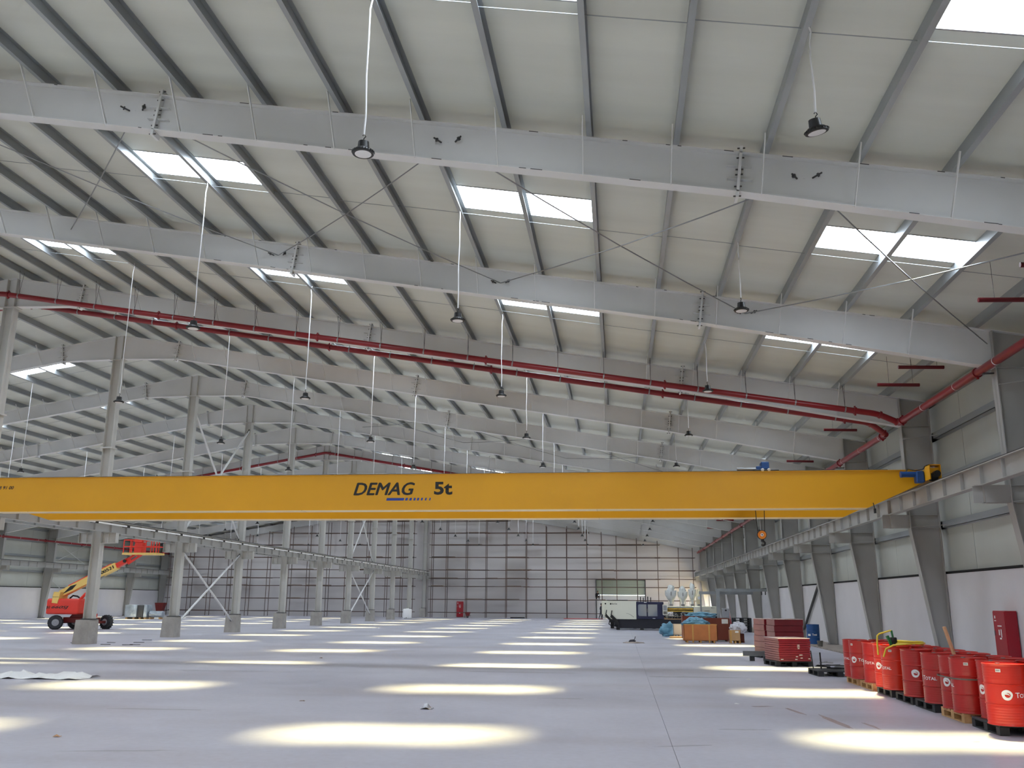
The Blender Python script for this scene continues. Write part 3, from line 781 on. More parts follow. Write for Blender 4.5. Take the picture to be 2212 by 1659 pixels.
# ------------------------------------------------------------------ pallets
def pallet_proto(m, label, plastic):
    P = thing('pallet', label, 'pallet')
    n = 7; wx, wy = 1.15, 1.1
    if plastic:
        part('deck', MB().bbox(-wx / 2, wx / 2, -wy / 2, wy / 2, .115, .15, .008, 1), m, P)
    else:
        bd = MB().box(-wx / 2, wx / 2, -.06, .06, .128, .15).mesh('deck_board', m)
        for k in range(n): share('deck_board', bd, P, (0, -wy / 2 + .06 + k * (wy - .12) / (n - 1), 0))
        st = MB().box(-.05, .05, -wy / 2, wy / 2, .108, .128).mesh('stringer', m)
        for k in (-1, 0, 1): share('stringer', st, P, (k * (wx / 2 - .05), 0, 0))
    z1 = .115 if plastic else .108
    bl = MB().box(-.07, .07, -.07, .07, .02, z1).mesh('block', m)
    for a in (-1, 0, 1):
        for b in (-1, 0, 1): share('block', bl, P, (a * (wx / 2 - .07), b * (wy / 2 - .07), 0))
    ru = MB().box(-.07, .07, -wy / 2, wy / 2, 0, .02).mesh('runner', m)
    for k in (-1, 0, 1): share('runner', ru, P, (k * (wx / 2 - .07), 0, 0))
    return P
pal_w = pallet_proto('pallet_wood', 'x', False); pal_b = pallet_proto('pallet_black', 'x', True)
PW = 6.16
for nm, pr, x, y in (('black plastic pallet under the endmost drums, opposite the cartons end', pal_b, PW, 15.5), ('wooden pallet under the two drums tied with a grey strap', pal_w, PW, 16.92),
                     ('black plastic pallet next to strapped drums\' wooden pallet', pal_b, PW, 18.36), ('black plastic pallet between two other black pallets of drums', pal_b, PW, 19.62),
                     ('black plastic pallet under the drum with green pump', pal_b, PW, 21.0), ('wooden pallet beside the pump drum\'s black pallet', pal_w, PW, 22.42),
                     ('wooden pallet under the drums closest to red cartons', pal_w, PW, 23.74)):
    dup(pr, (x, y, 0), 0, nm, 'pallets under the drums')

# ------------------------------------------------------------------ oil drums
def bend(me, ang, R, z):
    for v in me.vertices:
        a = ang + v.co.x / R; rr = R - v.co.y
        v.co = (rr * math.sin(a), -rr * math.cos(a), v.co.z + z)
def logo_mesh():
    mb = MB(); n = 30
    out = [(math.cos(2 * math.pi * k / n) * (1 + .06 * math.sin(3 * 2 * math.pi * k / n + .6)), math.sin(2 * math.pi * k / n)) for k in range(n)]
    inn = [(.10 + .52 * math.cos(2 * math.pi * k / n), -.02 + .46 * math.sin(2 * math.pi * k / n)) for k in range(n)]
    s_ = .075
    vs = [(a * s_, 0, b * s_) for a, b in out] + [(a * s_, 0, b * s_) for a, b in inn]
    fs = [(k, (k + 1) % n, (k + 1) % n + n, k + n) for k in range(n)]
    mb.add(vs, fs)
    sw = [(-.50, .10), (-.1, .42), (.34, .22), (.5, -.12), (.22, .06), (-.12, .1)]
    mb.add([(a * s_, 0, b * s_) for a, b in sw], [tuple(range(len(sw)))])
    return mb.mesh('logo', 'white')
def drum_proto(m):
    D = thing('oil_drum', 'x', 'drum')
    R = .286; prof = [(R - .004, 0), (R + .008, .004), (R + .008, .016), (R, .024)]
    def ribs(z0, z1, n):
        for k in range(n):
            zz = z0 + (z1 - z0) * (k + .5) / n; h = (z1 - z0) / n
            prof.extend([(R, zz - h * .5), (R + .005, zz), (R, zz + h * .49)])
    ribs(.04, .27, 6)
    prof.extend([(R, .285), (R + .012, .295), (R + .012, .301), (R, .311), (R, .572), (R + .012, .582), (R + .012, .588), (R, .598)])
    ribs(.64, .84, 5)
    prof.extend([(R, .856), (R + .008, .864), (R + .008, .878), (R - .006, .88), (R - .01, .862), (.0, .858)])
    part('body', MB().lathe([(0, 0)] + prof, 40), m, D, smooth=50)
    part('bung', MB().cyl((.0, .2, .858), (0, .2, .874), .035, None, 14), 'steel', D)
    part('bung', MB().cyl((0, -.2, .858), (0, -.2, .87), .02, None, 12), 'steel', D)
    return D
TXT = None
def drum_text():
    t = text_mesh('t', 'T', .118, 'white', .0015); o = text_mesh('o', 'OTAL', .092, 'white', .0015)
    fit(t, .066, .074); fit(o, .232, .057)
    for v in o.vertices: v.co.x += .066
    me = bpy.data.meshes.new('lettering')
    vs = [tuple(v.co) for v in t.vertices] + [tuple(v.co) for v in o.vertices]; k = len(t.vertices)
    fs = [tuple(p.vertices) for p in t.polygons] + [tuple(i + k for i in p.vertices) for p in o.polygons]
    me.from_pydata(vs, [], fs); me.materials.append(MATS['white']); return me
LET = drum_text(); LOG = logo_mesh()
dr_r = drum_proto('drum_red'); dr_o = drum_proto('drum_orange')
def place_drum(x, y, pr, label, ang=None, paper=None, strip=None):
    o = dup(pr, (x, y, .15), None, label, 'red oil drums on pallets')
    if ang is not None:
        me = LOG.copy(); bend(me, ang, .2885, .44); share('logo', me, o)
        me = LET.copy(); bend(me, ang + .115 / .2885, .2885, .405); share('lettering', me, o)
    if paper is not None:
        mb = MB(); mb.add([(-.035 + .01 * a, 0, b * .045) for a in range(8) for b in (0, 1)], [(2 * a, 2 * a + 2, 2 * a + 3, 2 * a + 1) for a in range(7)])
        me = mb.mesh('paper_label', 'paper'); bend(me, paper, .2935, .765); po = share('paper_label', me, o)
        mb = MB()
        for a in range(5): mb.add([(-.027 + .011 * a, 0, .012), (-.021 + .011 * a, 0, .012), (-.021 + .011 * a, 0, .034), (-.027 + .011 * a, 0, .034)], [(0, 1, 2, 3)])
        me = mb.mesh('barcode', 'ink'); bend(me, paper, .2945, .765); share('barcode', me, po)
    return o
# (x, y, orange?, logo angle, paper angle); angle 0 faces the -y side, negative turns towards the aisle
FR = [(5.78, 24.02, 0, -2.2, None), (5.78, 23.4, 0, -.98, -1.1), (5.83, 22.36, 0, -1.7, None), (5.80, 21.3, 1, -1.05, None), (5.78, 20.66, 1, -2.05, -.62),
      (5.78, 19.24, 0, -.45, None), (5.80, 18.06, 0, -1.9, None), (5.84, 17.22, 0, -1.05, None), (5.80, 16.58, 0, -2.75, -.45), (5.96, 15.82, 0, -1.3, None), (5.78, 15.08, 1, -.32, -.62)]
BK = [(6.42, 24.04), (6.42, 23.42), (6.45, 22.36), (6.42, 21.3), (6.42, 20.66), (6.42, 19.9), (6.42, 19.28), (6.42, 18.66), (6.42, 18.05), (6.45, 17.22), (6.45, 16.58), (6.58, 15.82), (6.42, 15.08)]
for k, (x, y, og, a, p) in enumerate(FR):
    place_drum(x, y, dr_o if og else dr_r, {4: 'red oil drum with green hand pump standing on its lid', 8: 'strapped red drum with paper label and no logo in view', 7: 'strapped red oil drum showing a white round logo'}.get(k, 'red oil drum, %s from the cartons in the aisle-side row' % ORD[k]), a, p)
for k, (x, y) in enumerate(BK):
    place_drum(x, y, dr_r, 'red oil drum, %s from the cartons in the wall-side row' % ORD[k], [None, 2.2, -2][k % 3])
o = dup(dr_r, (8.93, 44.75, .05), 0, 'blue oil drum with white lettering beside a tapered column'); o.name = 'oil_drum_blue'
me = o.children[0].data.copy(); me.materials.clear(); me.materials.append(MATS['barrel_blue'])
for ch in o.children:
    if ch.name.startswith('body'): ch.data = me
me = text_mesh('lettering', 'Total', .15, 'white', .004); fit(me, .22, .085); bend(me, -.35, .2885, .38); share('lettering', me, o)
me = MB().add([(-.16 + .02 * a, 0, .36 + .09 * b) for a in range(8) for b in (0, 1)], [(2 * a, 2 * a + 2, 2 * a + 3, 2 * a + 1) for a in range(7)]).mesh('white_label', 'paper'); bend(me, -.55, .2885, 0); share('white_label', me, o)
o.name = 'oil_drum'
for pr in (pal_w, pal_b, dr_r, dr_o): pass

# strap, plank, pump with hose, bucket
def strap():
    pts = []
    hx, hy, r_ = .33, .32, .302
    cx_, cy_ = 6.14, 16.9
    for sx, sy, a0 in ((1, 1, 0), (-1, 1, 90), (-1, -1, 180), (1, -1, 270)):
        for k in range(7):
            t = math.radians(a0 + 15 * k); pts.append((cx_ + sx * hx + r_ * math.cos(t), cy_ + sy * hy + r_ * math.sin(t)))
    n = len(pts); mb = MB(); z0, z1 = .15 + .53, .15 + .553
    vs = [(p[0], p[1], z) for z in (z0, z1) for p in pts] + [(p[0] + (p[0] - cx_) * .006, p[1] + (p[1] - cy_) * .006, z) for z in (z0, z1) for p in pts]
    fs = [(k, (k + 1) % n, n + (k + 1) % n, n + k) for k in range(n)] + [(2 * n + k, 2 * n + (k + 1) % n, 3 * n + (k + 1) % n, 3 * n + k) for k in range(n)]
    fs += [(k, (k + 1) % n, 2 * n + (k + 1) % n, 2 * n + k) for k in range(n)] + [(n + k, n + (k + 1) % n, 3 * n + (k + 1) % n, 3 * n + k) for k in range(n)]
    mb.add(vs, fs); o = part('strap', mb, 'bucket_grey'); tag(o, 'thin grey strap tied around four red drums', 'strap')
    return o
strap()
o = part('plank', MB().bar((6.22, 17.64, .0), (5.83, 17.64, 1.5), .03, .11, (0, 1, 0)), 'plank_wood'); tag(o, 'narrow wooden plank leaning upright between the red drums', 'plank')
pu = thing('drum_pump', 'green hand pump with bent spout on an oil drum', 'pump', (5.72, 20.5, 1.01))
part('pump_body', MB().cyl((0, 0, 0), (0, 0, .12), .05, None, 14).bbox(-.06, .07, -.05, .06, .08, .2, .02), 'black', pu, smooth=True)
part('pump_handle', MB().bar((-.05, -.04, .02), (-.13, -.06, .23), .05, .05), 'pump_green', pu)
part('spout_riser', MB().tube([(.0, 0, .2), (-.02, 0, .34)], .022, 10), 'pump_green', pu, smooth=True)
part('spout', MB().tube([(-.02, 0, .33), (-.05, 0, .335), (-.27, -.01, .27), (-.315, -.01, .23), (-.33, -.01, .1), (-.33, -.01, -.16)], .018, 10), 'hose_yellow', pu, smooth=True)
ho = thing('hose', 'yellow hose coiled on the drum lids', 'hose', (6.05, 20.62, 1.035))
pts = []
for k in range(76):
    t = k / 24 * 2 * math.pi; rr = .27 + .02 * math.sin(k * .7); pts.append((rr * math.cos(t) * 1.12, rr * math.sin(t), .022 + .018 * (k / 24) + .03 * max(0, math.sin(t * .5))))
part('coil', MB().tube(pts, .018, 8), 'hose_yellow', ho, smooth=True)
part('hose_end', MB().tube([pts[0], (.1, -.25, .06), (-.38, -.28, .02), (-.53, -.25, -.06), (-.585, -.24, -.22)], .018, 8), 'hose_yellow', ho, smooth=True)
bk = thing('bucket', 'small grey bucket on the kerb by the blue drum', 'bucket', (8.68, 42.15, .05))
part('shell', MB().lathe([(0, 0), (.1, 0), (.13, .24), (.135, .245), (.12, .24), (.095, .02), (0, .02)], 20), 'bucket_grey', bk, smooth=True)
part('handle', MB().tube([(.13, 0, .22), (.09, 0, .1), (0, -.14, .06), (-.09, 0, .1), (-.13, 0, .22)], .005, 5), 'steel', bk)

# hose cabinets on walls
def hose_cabinet(nm, label, loc, rot):
    K = thing(nm, label, 'cabinet', loc, rot)
    part('case', MB().bbox(-.38, .38, 0, .29, 0, 1.72, .008, 1), 'cabinet_red', K)
    part('door', MB().box(-.36, .36, -.012, 0, .04, 1.69), 'cabinet_red', K)
    d = part('handle', MB().box(-.33, -.30, -.03, -.012, 1.1, 1.22), 'steel', K)
    for nm2, x, z, w_, h_ in (('pictogram', -.06, 1.18, .07, .14), ('pictogram', .07, 1.16, .05, .2), ('pictogram', .0, 1.03, .11, .04), ('emblem', -.24, 1.56, .07, .07), ('notice', -.24, 1.47, .12, .025), ('notice', .0, 1.34, .26, .025), ('pictogram', 0, .42, .12, .1)):
        part(nm2, MB().box(x - w_ / 2, x + w_ / 2, -.0135, -.0121, z - h_ / 2, z + h_ / 2), 'white', K)
    return K
hose_cabinet('fire_hose_cabinet', 'tall red fire hose cabinet on the low wall behind drums', (9.68, 25.13, .02), -math.pi / 2)
hose_cabinet('fire_hose_cabinet', 'red fire hose cabinet on wall far beyond the crates', (9.68, 84.0, .05), -math.pi / 2)
hose_cabinet('fire_hose_cabinet', 'red fire hose cabinet under the scaffolding', (-18.24, 104.68, .06), 0)

# ------------------------------------------------------------------ carton stacks
def carton_stack(label, x0, x1, y0, y1, zp, n, h, rot=.2):
    C = thing('carton_stack', label, 'cartons', ((x0 + x1) / 2, (y0 + y1) / 2, 0), rot)
    me = MB().bbox(-(x1 - x0) / 2 + .004, (x1 - x0) / 2, -(y1 - y0) / 2, (y1 - y0) / 2, .004, h - .002, .006, 1).mesh('carton', 'carton_red')
    ee = MB().box(-(x1 - x0) / 2 - .003, -(x1 - x0) / 2 + .003, -(y1 - y0) / 2 + .01, (y1 - y0) / 2 - .01, .008, h - .006).mesh('end_flap', 'carton_end')
    for k in range(n):
        j = random.uniform(-.012, .012)
        c = share('carton', me, C, (j, random.uniform(-.008, .008), zp + k * h)); share('end_flap', ee, c)
    part('top_film', MB().bbox(-(x1 - x0) / 2 - .01, (x1 - x0) / 2 + .01, -(y1 - y0) / 2 - .01, (y1 - y0) / 2 + .01, zp + n * h, zp + n * h + .02, .008, 1), 'film_top', C)
    return C
c1 = carton_stack('low wrapped stack of flat red cartons on a pallet', 4.70, 5.70, 29.60, 30.85, .15, 10, .067)
for k, (x, z, w_) in enumerate(((.12, .62, .07), (.12, .57, .08), (.12, .52, .06), (.18, .33, .1), (.05, .28, .06), (.2, .24, .07), (.03, .2, .07), (-.42, .2, .08), (.44, .22, .05))):
    part('print', MB().box(x - w_ / 2, x + w_ / 2, -.640, -.636, z, z + .022), 'paper', c1)
c2 = carton_stack('taller wrapped stack of red cartons behind the low one', 5.09, 6.04, 32.0, 33.15, .15, 6, .2, .075)
c3 = carton_stack('stack of red cartons with pale ends beside the tall stack', 4.98, 5.68, 34.1, 35.1, .15, 6, .195, .24)
dup(pal_b, (5.2, 30.22, 0), .2, 'dark slatted pallet under low carton stack', 'pallets under cartons'); dup(pal_b, (5.57, 32.57, 0), .075, 'black pallet under tall carton stack', 'pallets under cartons')
dup(pal_b, (5.35, 34.6, 0), .24, 'black pallet under the narrow carton stack', 'pallets under cartons')
o = dup(pal_b, (5.76, 26.35, 0), .05, 'black pallet loaded with dark steel scrap')
rs = random.Random(5)
for k in range(12):
    a = Vector((5.4 + rs.random() * .75, 25.95 + rs.random() * .8, .16 + .035 * (k // 2))); d = Vector((rs.uniform(-.35, .35), rs.uniform(-.2, .2), 0))
    q = part('steel_angle', MB().bar(a - d, a + d, .07, .01).bar(a - d + Vector((0, 0, .014)), a + d + Vector((0, 0, .014)), .01, .02), ['steel_dark', 'black', 'steel'][k % 3]); tag(q, 'loose dark steel offcut heaped on the black pallet', 'steel offcut', 'steel offcuts on the pallet')
q = part('steel_rod', MB().tube([(5.23, 26.5, .15), (5.18, 26.45, .63)], .014, 8), 'black'); tag(q, 'thin black rod standing at scrap pallet beside red cartons', 'rod')
q = part('steel_rod', MB().tube([(5.46, 26.6, .15), (5.43, 26.5, .58)], .02, 8), 'black'); tag(q, 'short black bar standing in the middle of steel scrap', 'rod')
ch = thing('steel_channel', 'grey steel channel lying beside the red cartons', 'steel profile', (4.5, 32.2, 0))
part('web', MB().box(-.42, .42, -.02, .0, .16, .32), 'galv', ch); part('flange', MB().box(-.42, .42, -.12, 0, .16, .172), 'galv', ch); part('flange', MB().box(-.42, .42, -.12, 0, .308, .32), 'galv', ch)
part('support_block', MB().box(-.2, -.05, -.12, .04, 0, .16), 'pallet_black', ch); part('support_block', MB().box(.25, .4, -.12, .04, 0, .16), 'pallet_black', ch)

# ------------------------------------------------------------------ crates and films
def crate(label, x0, x1, y0, y1, z1, m, battens=(), feet=.08):
    K = thing('crate', label, 'crate', ((x0 + x1) / 2, (y0 + y1) / 2, 0)); hx, hy = (x1 - x0) / 2, (y1 - y0) / 2
    part('front_panel', MB().box(-hx, hx, -hy, -hy + .02, feet, z1), m, K); part('back_panel', MB().box(-hx, hx, hy - .02, hy, feet, z1), m, K)
    for s_ in (-1, 1): part('side_panel', MB().box(*sorted((s_ * hx, s_ * (hx - .02))), -hy, hy, feet, z1), m, K)
    part('base_panel', MB().box(-hx, hx, -hy, hy, feet, feet + .02), m, K)
    for b in battens: part('batten', MB().box(b * hx * 2 - .035, b * hx * 2 + .035, -hy - .02, -hy, .0, z1), 'batten', K)
    for s_ in (-.8, 0, .8): part('skid', MB().box(s_ * hx - .04, s_ * hx + .04, -hy, hy, 0, feet), 'batten' if battens else m, K)
    part('top_rim', MB().box(-hx, hx, -hy - .012, -hy + .03, z1 - .03, z1), 'batten' if battens else m, K)
    return K
crate('long orange plywood crate with two pale battens', 3.05, 4.64, 45.7, 46.6, .86, 'plywood', (-.23, .26))
crate('tall dark brown crate with paper label behind plywood crate', 4.1, 5.44, 47.4, 48.3, 1.12, 'dark_board', (), .06)
crate('dark brown crate heaped with blue film behind plywood crate', 3.2, 4.3, 48.6, 49.6, 1.2, 'dark_board', (), .06)
q = part('paper_label', MB().box(5.05, 5.36, 47.385, 47.398, .86, 1.08), 'paper'); q.parent = bpy.data.objects['crate.001']; q.matrix_parent_inverse = Matrix.Translation(-q.parent.location)
crate('small dark brown box beside the pine crate', 5.62, 5.98, 46.3, 46.8, .42, 'dark_board', (), .05)
pc = crate('pine crate with note and crumpled film on top', 5.22, 5.72, 45.6, 46.1, .6, 'pine', (-.42,), .1)
part('note', MB().box(.0, .16, -.2535, -.2515, .48, .6), 'paper', pc)
def blobs(nm, label, cat, items, m, seed):
    mb = MB()
    for k, (c, r, fl_) in enumerate(items): mb.blob(c, r, seed + k, 4, .34, 2.1, fl_)
    o = part(nm, mb, m, smooth=60); return tag(o, label, cat)
blobs('plastic_film', 'pile of blue plastic film slumped on the floor', 'plastic film', [((2.75, 53.6, .25), (.5, .45, .48), 0)], 'blue_film', 3)
blobs('plastic_film', 'crumpled blue plastic film heaped in the plywood crate', 'plastic film', [((3.62, 46.1, .86), (.62, .36, .3), .5)], 'blue_film', 9)
blobs('plastic_film', 'blue plastic film draped over dark brown crate', 'plastic film', [((4.2, 49.0, 1.2), (.75, .45, .2), 1.0)], 'blue_film', 14)
blobs('plastic_film', 'clear crumpled plastic bag hanging over the pine crate', 'plastic film', [((5.68, 46.15, .68), (.4, .36, .28), .44)], 'clear_film', 21)
crate('open pale crate half hidden behind the plywood crate', 2.9, 3.5, 51.6, 52.3, .72, 'warm_grey', (), .14)
q = part('plywood_board', MB().box(2.66, 3.4, 50.9, 51.5, .0, .09), 'pine'); tag(q, 'flat pine board lying by the blue film', 'board')
# black plastic pallet stack
for k in range(6): dup(pal_b, (8.0, 62.9, .151 * k), 0, 'black plastic pallet stacked near the steel gantry, %s from floor' % ORD[k], 'stacked black pallets')
for o_ in (pal_w, pal_b, dr_r, dr_o):
    for c_ in list(o_.children_recursive): bpy.data.objects.remove(c_)
    bpy.data.objects.remove(o_)

# ------------------------------------------------------------------ injection moulding machines
def machine(dx, dy, label, full):
    K = thing('moulding_machine', label, 'machine', (dx, 64.5 + dy, 0))
    cv = part('clamp_cover', MB().prism([(-.62, .72), (1.12, .72), (1.12, 1.95), (-.9, 1.95), (-.9, 1.02)], 0, 1.6), 'cream', K)
    part('emblem', MB().lathe([(.035, -.004), (.055, -.004)], 16, (-.63, 0, 1.74), 'y'), 'black', cv)
    me = text_mesh('lettering', 'BorChe', .12, 'black', .002); fit(me, .34, .09); share('lettering', me, cv, (-.53, -.004, 1.70))
    ar = MB()
    for k in range(8):
        t = k / 7; ar.box(.45 + .45 * t - .012 - .008 * t, .45 + .45 * t + .012 + .008 * t, -.004, -.001, 1.10 - .22 * t * t - .012 - .01 * t, 1.10 - .22 * t * t + .012 + .01 * t)
    part('dot_pattern', ar, 'black', cv)
    part('end_cover', MB().prism([(-.62, .72), (-.3, .72), (-.3, 1.02), (-.9, 1.02)], .05, 1.5), 'machine_black', K)
    part('cover_rail', MB().box(-.5, .55, .4, .5, 1.95, 2.01), 'black', K)
    dn = part('safety_gate', MB().bbox(1.13, 3.0, .02, 1.6, .74, 1.9, .03, 2), 'navy', K)
    part('gate_window', MB().prism([(1.24, 1.02), (1.32, .93), (1.82, .93), (1.82, 1.72), (1.3, 1.72), (1.24, 1.64)], .012, .02), 'glass_dark', dn)
    part('gate_window', MB().box(1.92, 2.56, .012, .02, .93, 1.72), 'glass_dark', dn)
    part('gate_handle', MB().tube([(1.87, .0, 1.2), (1.87, -.03, 1.22), (1.87, -.03, 1.42), (1.87, 0, 1.44)], .012, 6), 'steel', dn)
    for x in (1.75, 2.32): part('vent_plate', MB().box(x - .09, x + .09, .005, .018, .77 if x > 2 else 1.83, .80 if x > 2 else 1.87), 'white', dn)
    part('exhaust_pipe', MB().tube([(1.95, .8, 1.9), (1.95, .8, 2.25)], .035, 8), 'black', dn); part('exhaust_pipe', MB().tube([(2.15, .8, 1.9), (2.15, .8, 2.2)], .03, 8), 'black', dn)
    cp = part('control_panel', MB().bbox(2.92, 3.24, -.12, .0, 1.02, 1.72, .02, 2), 'cream', K)
    part('screen', MB().box(2.96, 3.2, -.126, -.119, 1.32, 1.66), 'hub_grey', cp); part('keypad', MB().box(2.96, 3.2, -.126, -.119, 1.07, 1.27), 'bucket_grey', cp)
    part('panel_arm', MB().box(3.0, 3.1, 0, .2, 1.3, 1.4), 'black', cp)
    b = part('base', MB().box(-.28, 6.7, .1, 1.55, .12, .73), 'machine_black', K)
    for x in (-.15, 1.48, 2.85, 4.6, 6.4):
        part('foot', MB().box(x - .12, x + .12, .05, .3, 0, .14), 'black', K)
    part('side_lever', MB().bar((-.62, .0, .95), (-.2, .0, .55), .16, .2).bar((-.55, -.02, 1.3), (-.62, -.02, .95), .06, .06).bar((-.3, 0, .6), (-.1, 0, .3), .14, .2), 'black', K)
    part('hydraulic_hose', MB().tube([(-.35, .05, .5), (-.4, 0, .3), (-.25, 0, .2), (-.1, .05, .35)], .04, 8), 'black', K, smooth=True)
    part('barrel', MB().cyl((3.0, .7, 1.38), (5.1, .7, 1.38), .13, None, 18), 'black', K, smooth=True)
    part('guide_rod', MB().cyl((3.0, .35, 1.42), (5.0, .35, 1.42), .045, None, 12), 'brass', K, smooth=True); part('guide_rod', MB().cyl((3.0, .4, 1.28), (5.0, .4, 1.28), .05, None, 12), 'brass', K, smooth=True)
    part('carriage', MB().box(3.3, 5.0, .3, 1.3, .73, .92).box(4.3, 4.9, .25, .9, .92, 1.2), 'machine_black', K)
    part('machined_bed', MB().box(3.05, 4.95, .12, .3, .73, .78), 'pine', K)
    mb = MB(); r_ = random.Random(3)
    for k in range(9):
        x = 3.15 + .2 * k; mb.tube([(x, .2, .8), (x + r_.uniform(-.1, .15), .12, .95), (x + r_.uniform(-.2, .2), .2, 1.15)], .02, 6)
    part('cabling', mb, 'steel', K)
    pc_ = part('pump_cover', MB().bbox(5.04, 6.6, .05, 1.5, 1.08, 1.62, .04, 2), 'cream', K)
    part('pump_lettering', MB().box(5.75, 6.1, .04, .049, 1.3, 1.33), 'bucket_grey', pc_)
    me = text_mesh('lettering', 'BU-1', .09, 'black', .002); fit(me, .22, .06); share('lettering', me, pc_, (6.22, .04, 1.5))
    part('pump_base', MB().box(5.04, 6.65, .2, 1.5, .73, 1.08), 'machine_black', K)
    return K
machine(0, 0, 'cream and navy moulding machine with safety gate windows', True)
machine(-.42, 3.6, 'cream moulding machine partly hidden behind another machine', True)
def hopper(x, y, r, z0, z1, m, label, bottle=False):
    K = thing('hopper', label, 'hopper', (x, y, z0), 0, None)
    H = z1 - z0
    pr = [(.08, 0), (.09, H * .12), (r * .55, H * .22), (r, H * .45), (r, H * .68)] if not bottle else [(r * .8, 0), (r * .95, H * .1), (r, H * .5), (r * .95, H * .62), (.1, H * .78), (.08, H * .9)]
    part('bin', MB().lathe([(0, 0)] + pr + [(0, pr[-1][1])], 24), m, K, smooth=40)
    part('wrap', MB().blob((0, 0, H * .76), (r * .62, r * .62, H * .2), int(x * 10), 3, .4, 2.4), m, K, smooth=180)
    if not bottle: part('sight_glass', MB().box(-.015, .015, -r - .006, -r + .006, H * .42, H * .62), 'black', K)
    else: part('inner_label', MB().box(-.09, .09, -r - .006, -r + .004, H * .3, H * .5), 'white', K)
    part('throat', MB().box(-.12, .12, -.12, .12, -.12, .02), 'steel', K)
    part('leg', MB().box(-.2, -.15, -.03, .03, -.12, H * .2).box(.15, .2, -.03, .03, -.12, H * .2), 'cream', K)
    return K
hopper(3.55, 65.2, .40, 1.75, 3.12, 'hopper_film', 'plastic wrapped material hopper next to the safety gate')
hopper(4.36, 65.2, .35, 1.74, 3.02, 'hopper_film', 'plastic wrapped hopper between two other wrapped hoppers')
hopper(5.02, 65.2, .27, 1.76, 3.24, 'hopper_film', 'slim wrapped hopper with bowed film top')
hopper(5.44, 64.9, .20, 1.76, 2.8, 'hopper_film_warm', 'gold bottle-shaped wrapped hopper on machine', True)
q = part('hopper_bench', MB().box(3.1, 5.6, 64.95, 65.6, 1.52, 1.6), 'cream'); tag(q, 'cream mounting beam carrying the wrapped hoppers', 'beam')
q = part('hopper_bench_post', MB().box(3.15, 3.3, 65.1, 65.4, .73, 1.52), 'cream', None); q.parent = bpy.data.objects['hopper_bench']; q.name = 'post'
# grey steel gantry
g = thing('steel_gantry', 'grey steel goalpost frame beside moulding machine', 'steel frame', (6.6, 63.6, 0))
part('post', MB().box(-.11, .11, -.09, .09, 0, 2.62), 'galv', g); part('post', MB().box(-1.15, -1.05, .5, .6, 0, 2.42), 'galv', g)
part('beam', MB().box(-.15, 3.38, -.1, .1, 2.62, 2.8), 'galv', g); part('beam', MB().box(-1.2, 2.4, .45, .6, 2.42, 2.62), 'galv', g); part('cross_beam', MB().box(-.08, .08, .1, .6, 2.62, 2.76), 'galv', g)
for hx_ in (2.9, 3.15): part('bolt_hanger', MB().box(hx_ - .03, hx_ + .03, -.03, .03, 2.4, 2.62), 'steel_dark', g)
ct = part('switch_cabinet', MB().bbox(6.8, 7.3, 63.4, 63.8, .35, 1.5, .06, 3), 'hub_grey'); tag(ct, 'pale rounded switch cabinet next to gantry post', 'cabinet')
part('switch_handle', MB().box(7.0, 7.12, 63.385, 63.4, 1.33, 1.42), 'black', ct); part('foot', MB().box(6.85, 7.25, 63.45, 63.75, 0, .35), 'steel_dark', ct)

# ------------------------------------------------------------------ scaffolding
def scaffold(xs_, label, seed):
    S_ = thing('scaffolding', label, 'scaffolding', (xs_[0], 103.4, 0)); rr = random.Random(seed)
    lv = [.57, 2.0, 3.45, 4.33, 5.28, 6.7, 8.11, 9.48, 10.85]
    for x in xs_:
        for y in (103.35, 104.35):
            if x > 3 and y > 104: continue
            h = min(ztop(x) - .75, 11.4) + rr.uniform(-.3, .2)
            part('upright', MB().tube([(x, y, 0), (x, y, h)], .04, 6), 'scaffold', S_, True)
    for z in lv:
        k = 0
        while k < len(xs_) - 1:
            e = min(len(xs_) - 1, k + rr.choice((2, 3)))
            if z < min(ztop(xs_[k]), ztop(xs_[e])) - .8:
                for y in (103.31, 104.39):
                    part('ledger', MB().tube([(xs_[k] - .3, y, z + rr.uniform(-.03, .03)), (xs_[e] + .3, y, z + rr.uniform(-.03, .03))], .037, 6), 'scaffold', S_, True)
            k = e
        for q in range(rr.choice((2, 3, 4))):
            x = rr.choice(xs_[:-1]); 
            if z < ztop(x) - 1 and z not in (.57,):
                ln = rr.uniform(1.2, 3.2); part('board', MB().box(x, x + ln, 103.5, 104.2, z + .04, z + .1), 'board', S_, True)
    for x in xs_[::1]:
        for z in (3.45, 6.7, 9.48):
            if z < ztop(x) - 1: part('transom', MB().tube([(x, 103.2, z - .04), (x, 104.5, z - .04)], .028, 5), 'scaffold', S_, True)
    return S_
scaffold([-21.4, -19.7, -17.4, -15.1, -12.8, -10.5, -8.2, -5.9, -3.6, -1.95, -.29, 2.0, 4.3, 6.6, 8.15], 'steel tube scaffolding along gable wall around the shutter doorway', 4)
scaffold([-53.0, -50.6, -48.2, -45.8, -43.4, -41.0, -38.4, -36.2, -33.8, -31.6, -29.1, -26.8, -25.0, -23.75], 'steel tube scaffolding along the gable wall behind ridge posts', 8)
q = part('red_sheet', MB().box(-6.2, -1.9, 102.3, 103.1, 0, .05), 'mat_red'); tag(q, 'flat red sheet lying before the scaffolding', 'sheet')
q = part('black_plank', MB().box(-12.2, -10.6, 103.0, 103.2, 0, .12), 'black_matte'); tag(q, 'black plank on the floor at scaffolding foot', 'plank')
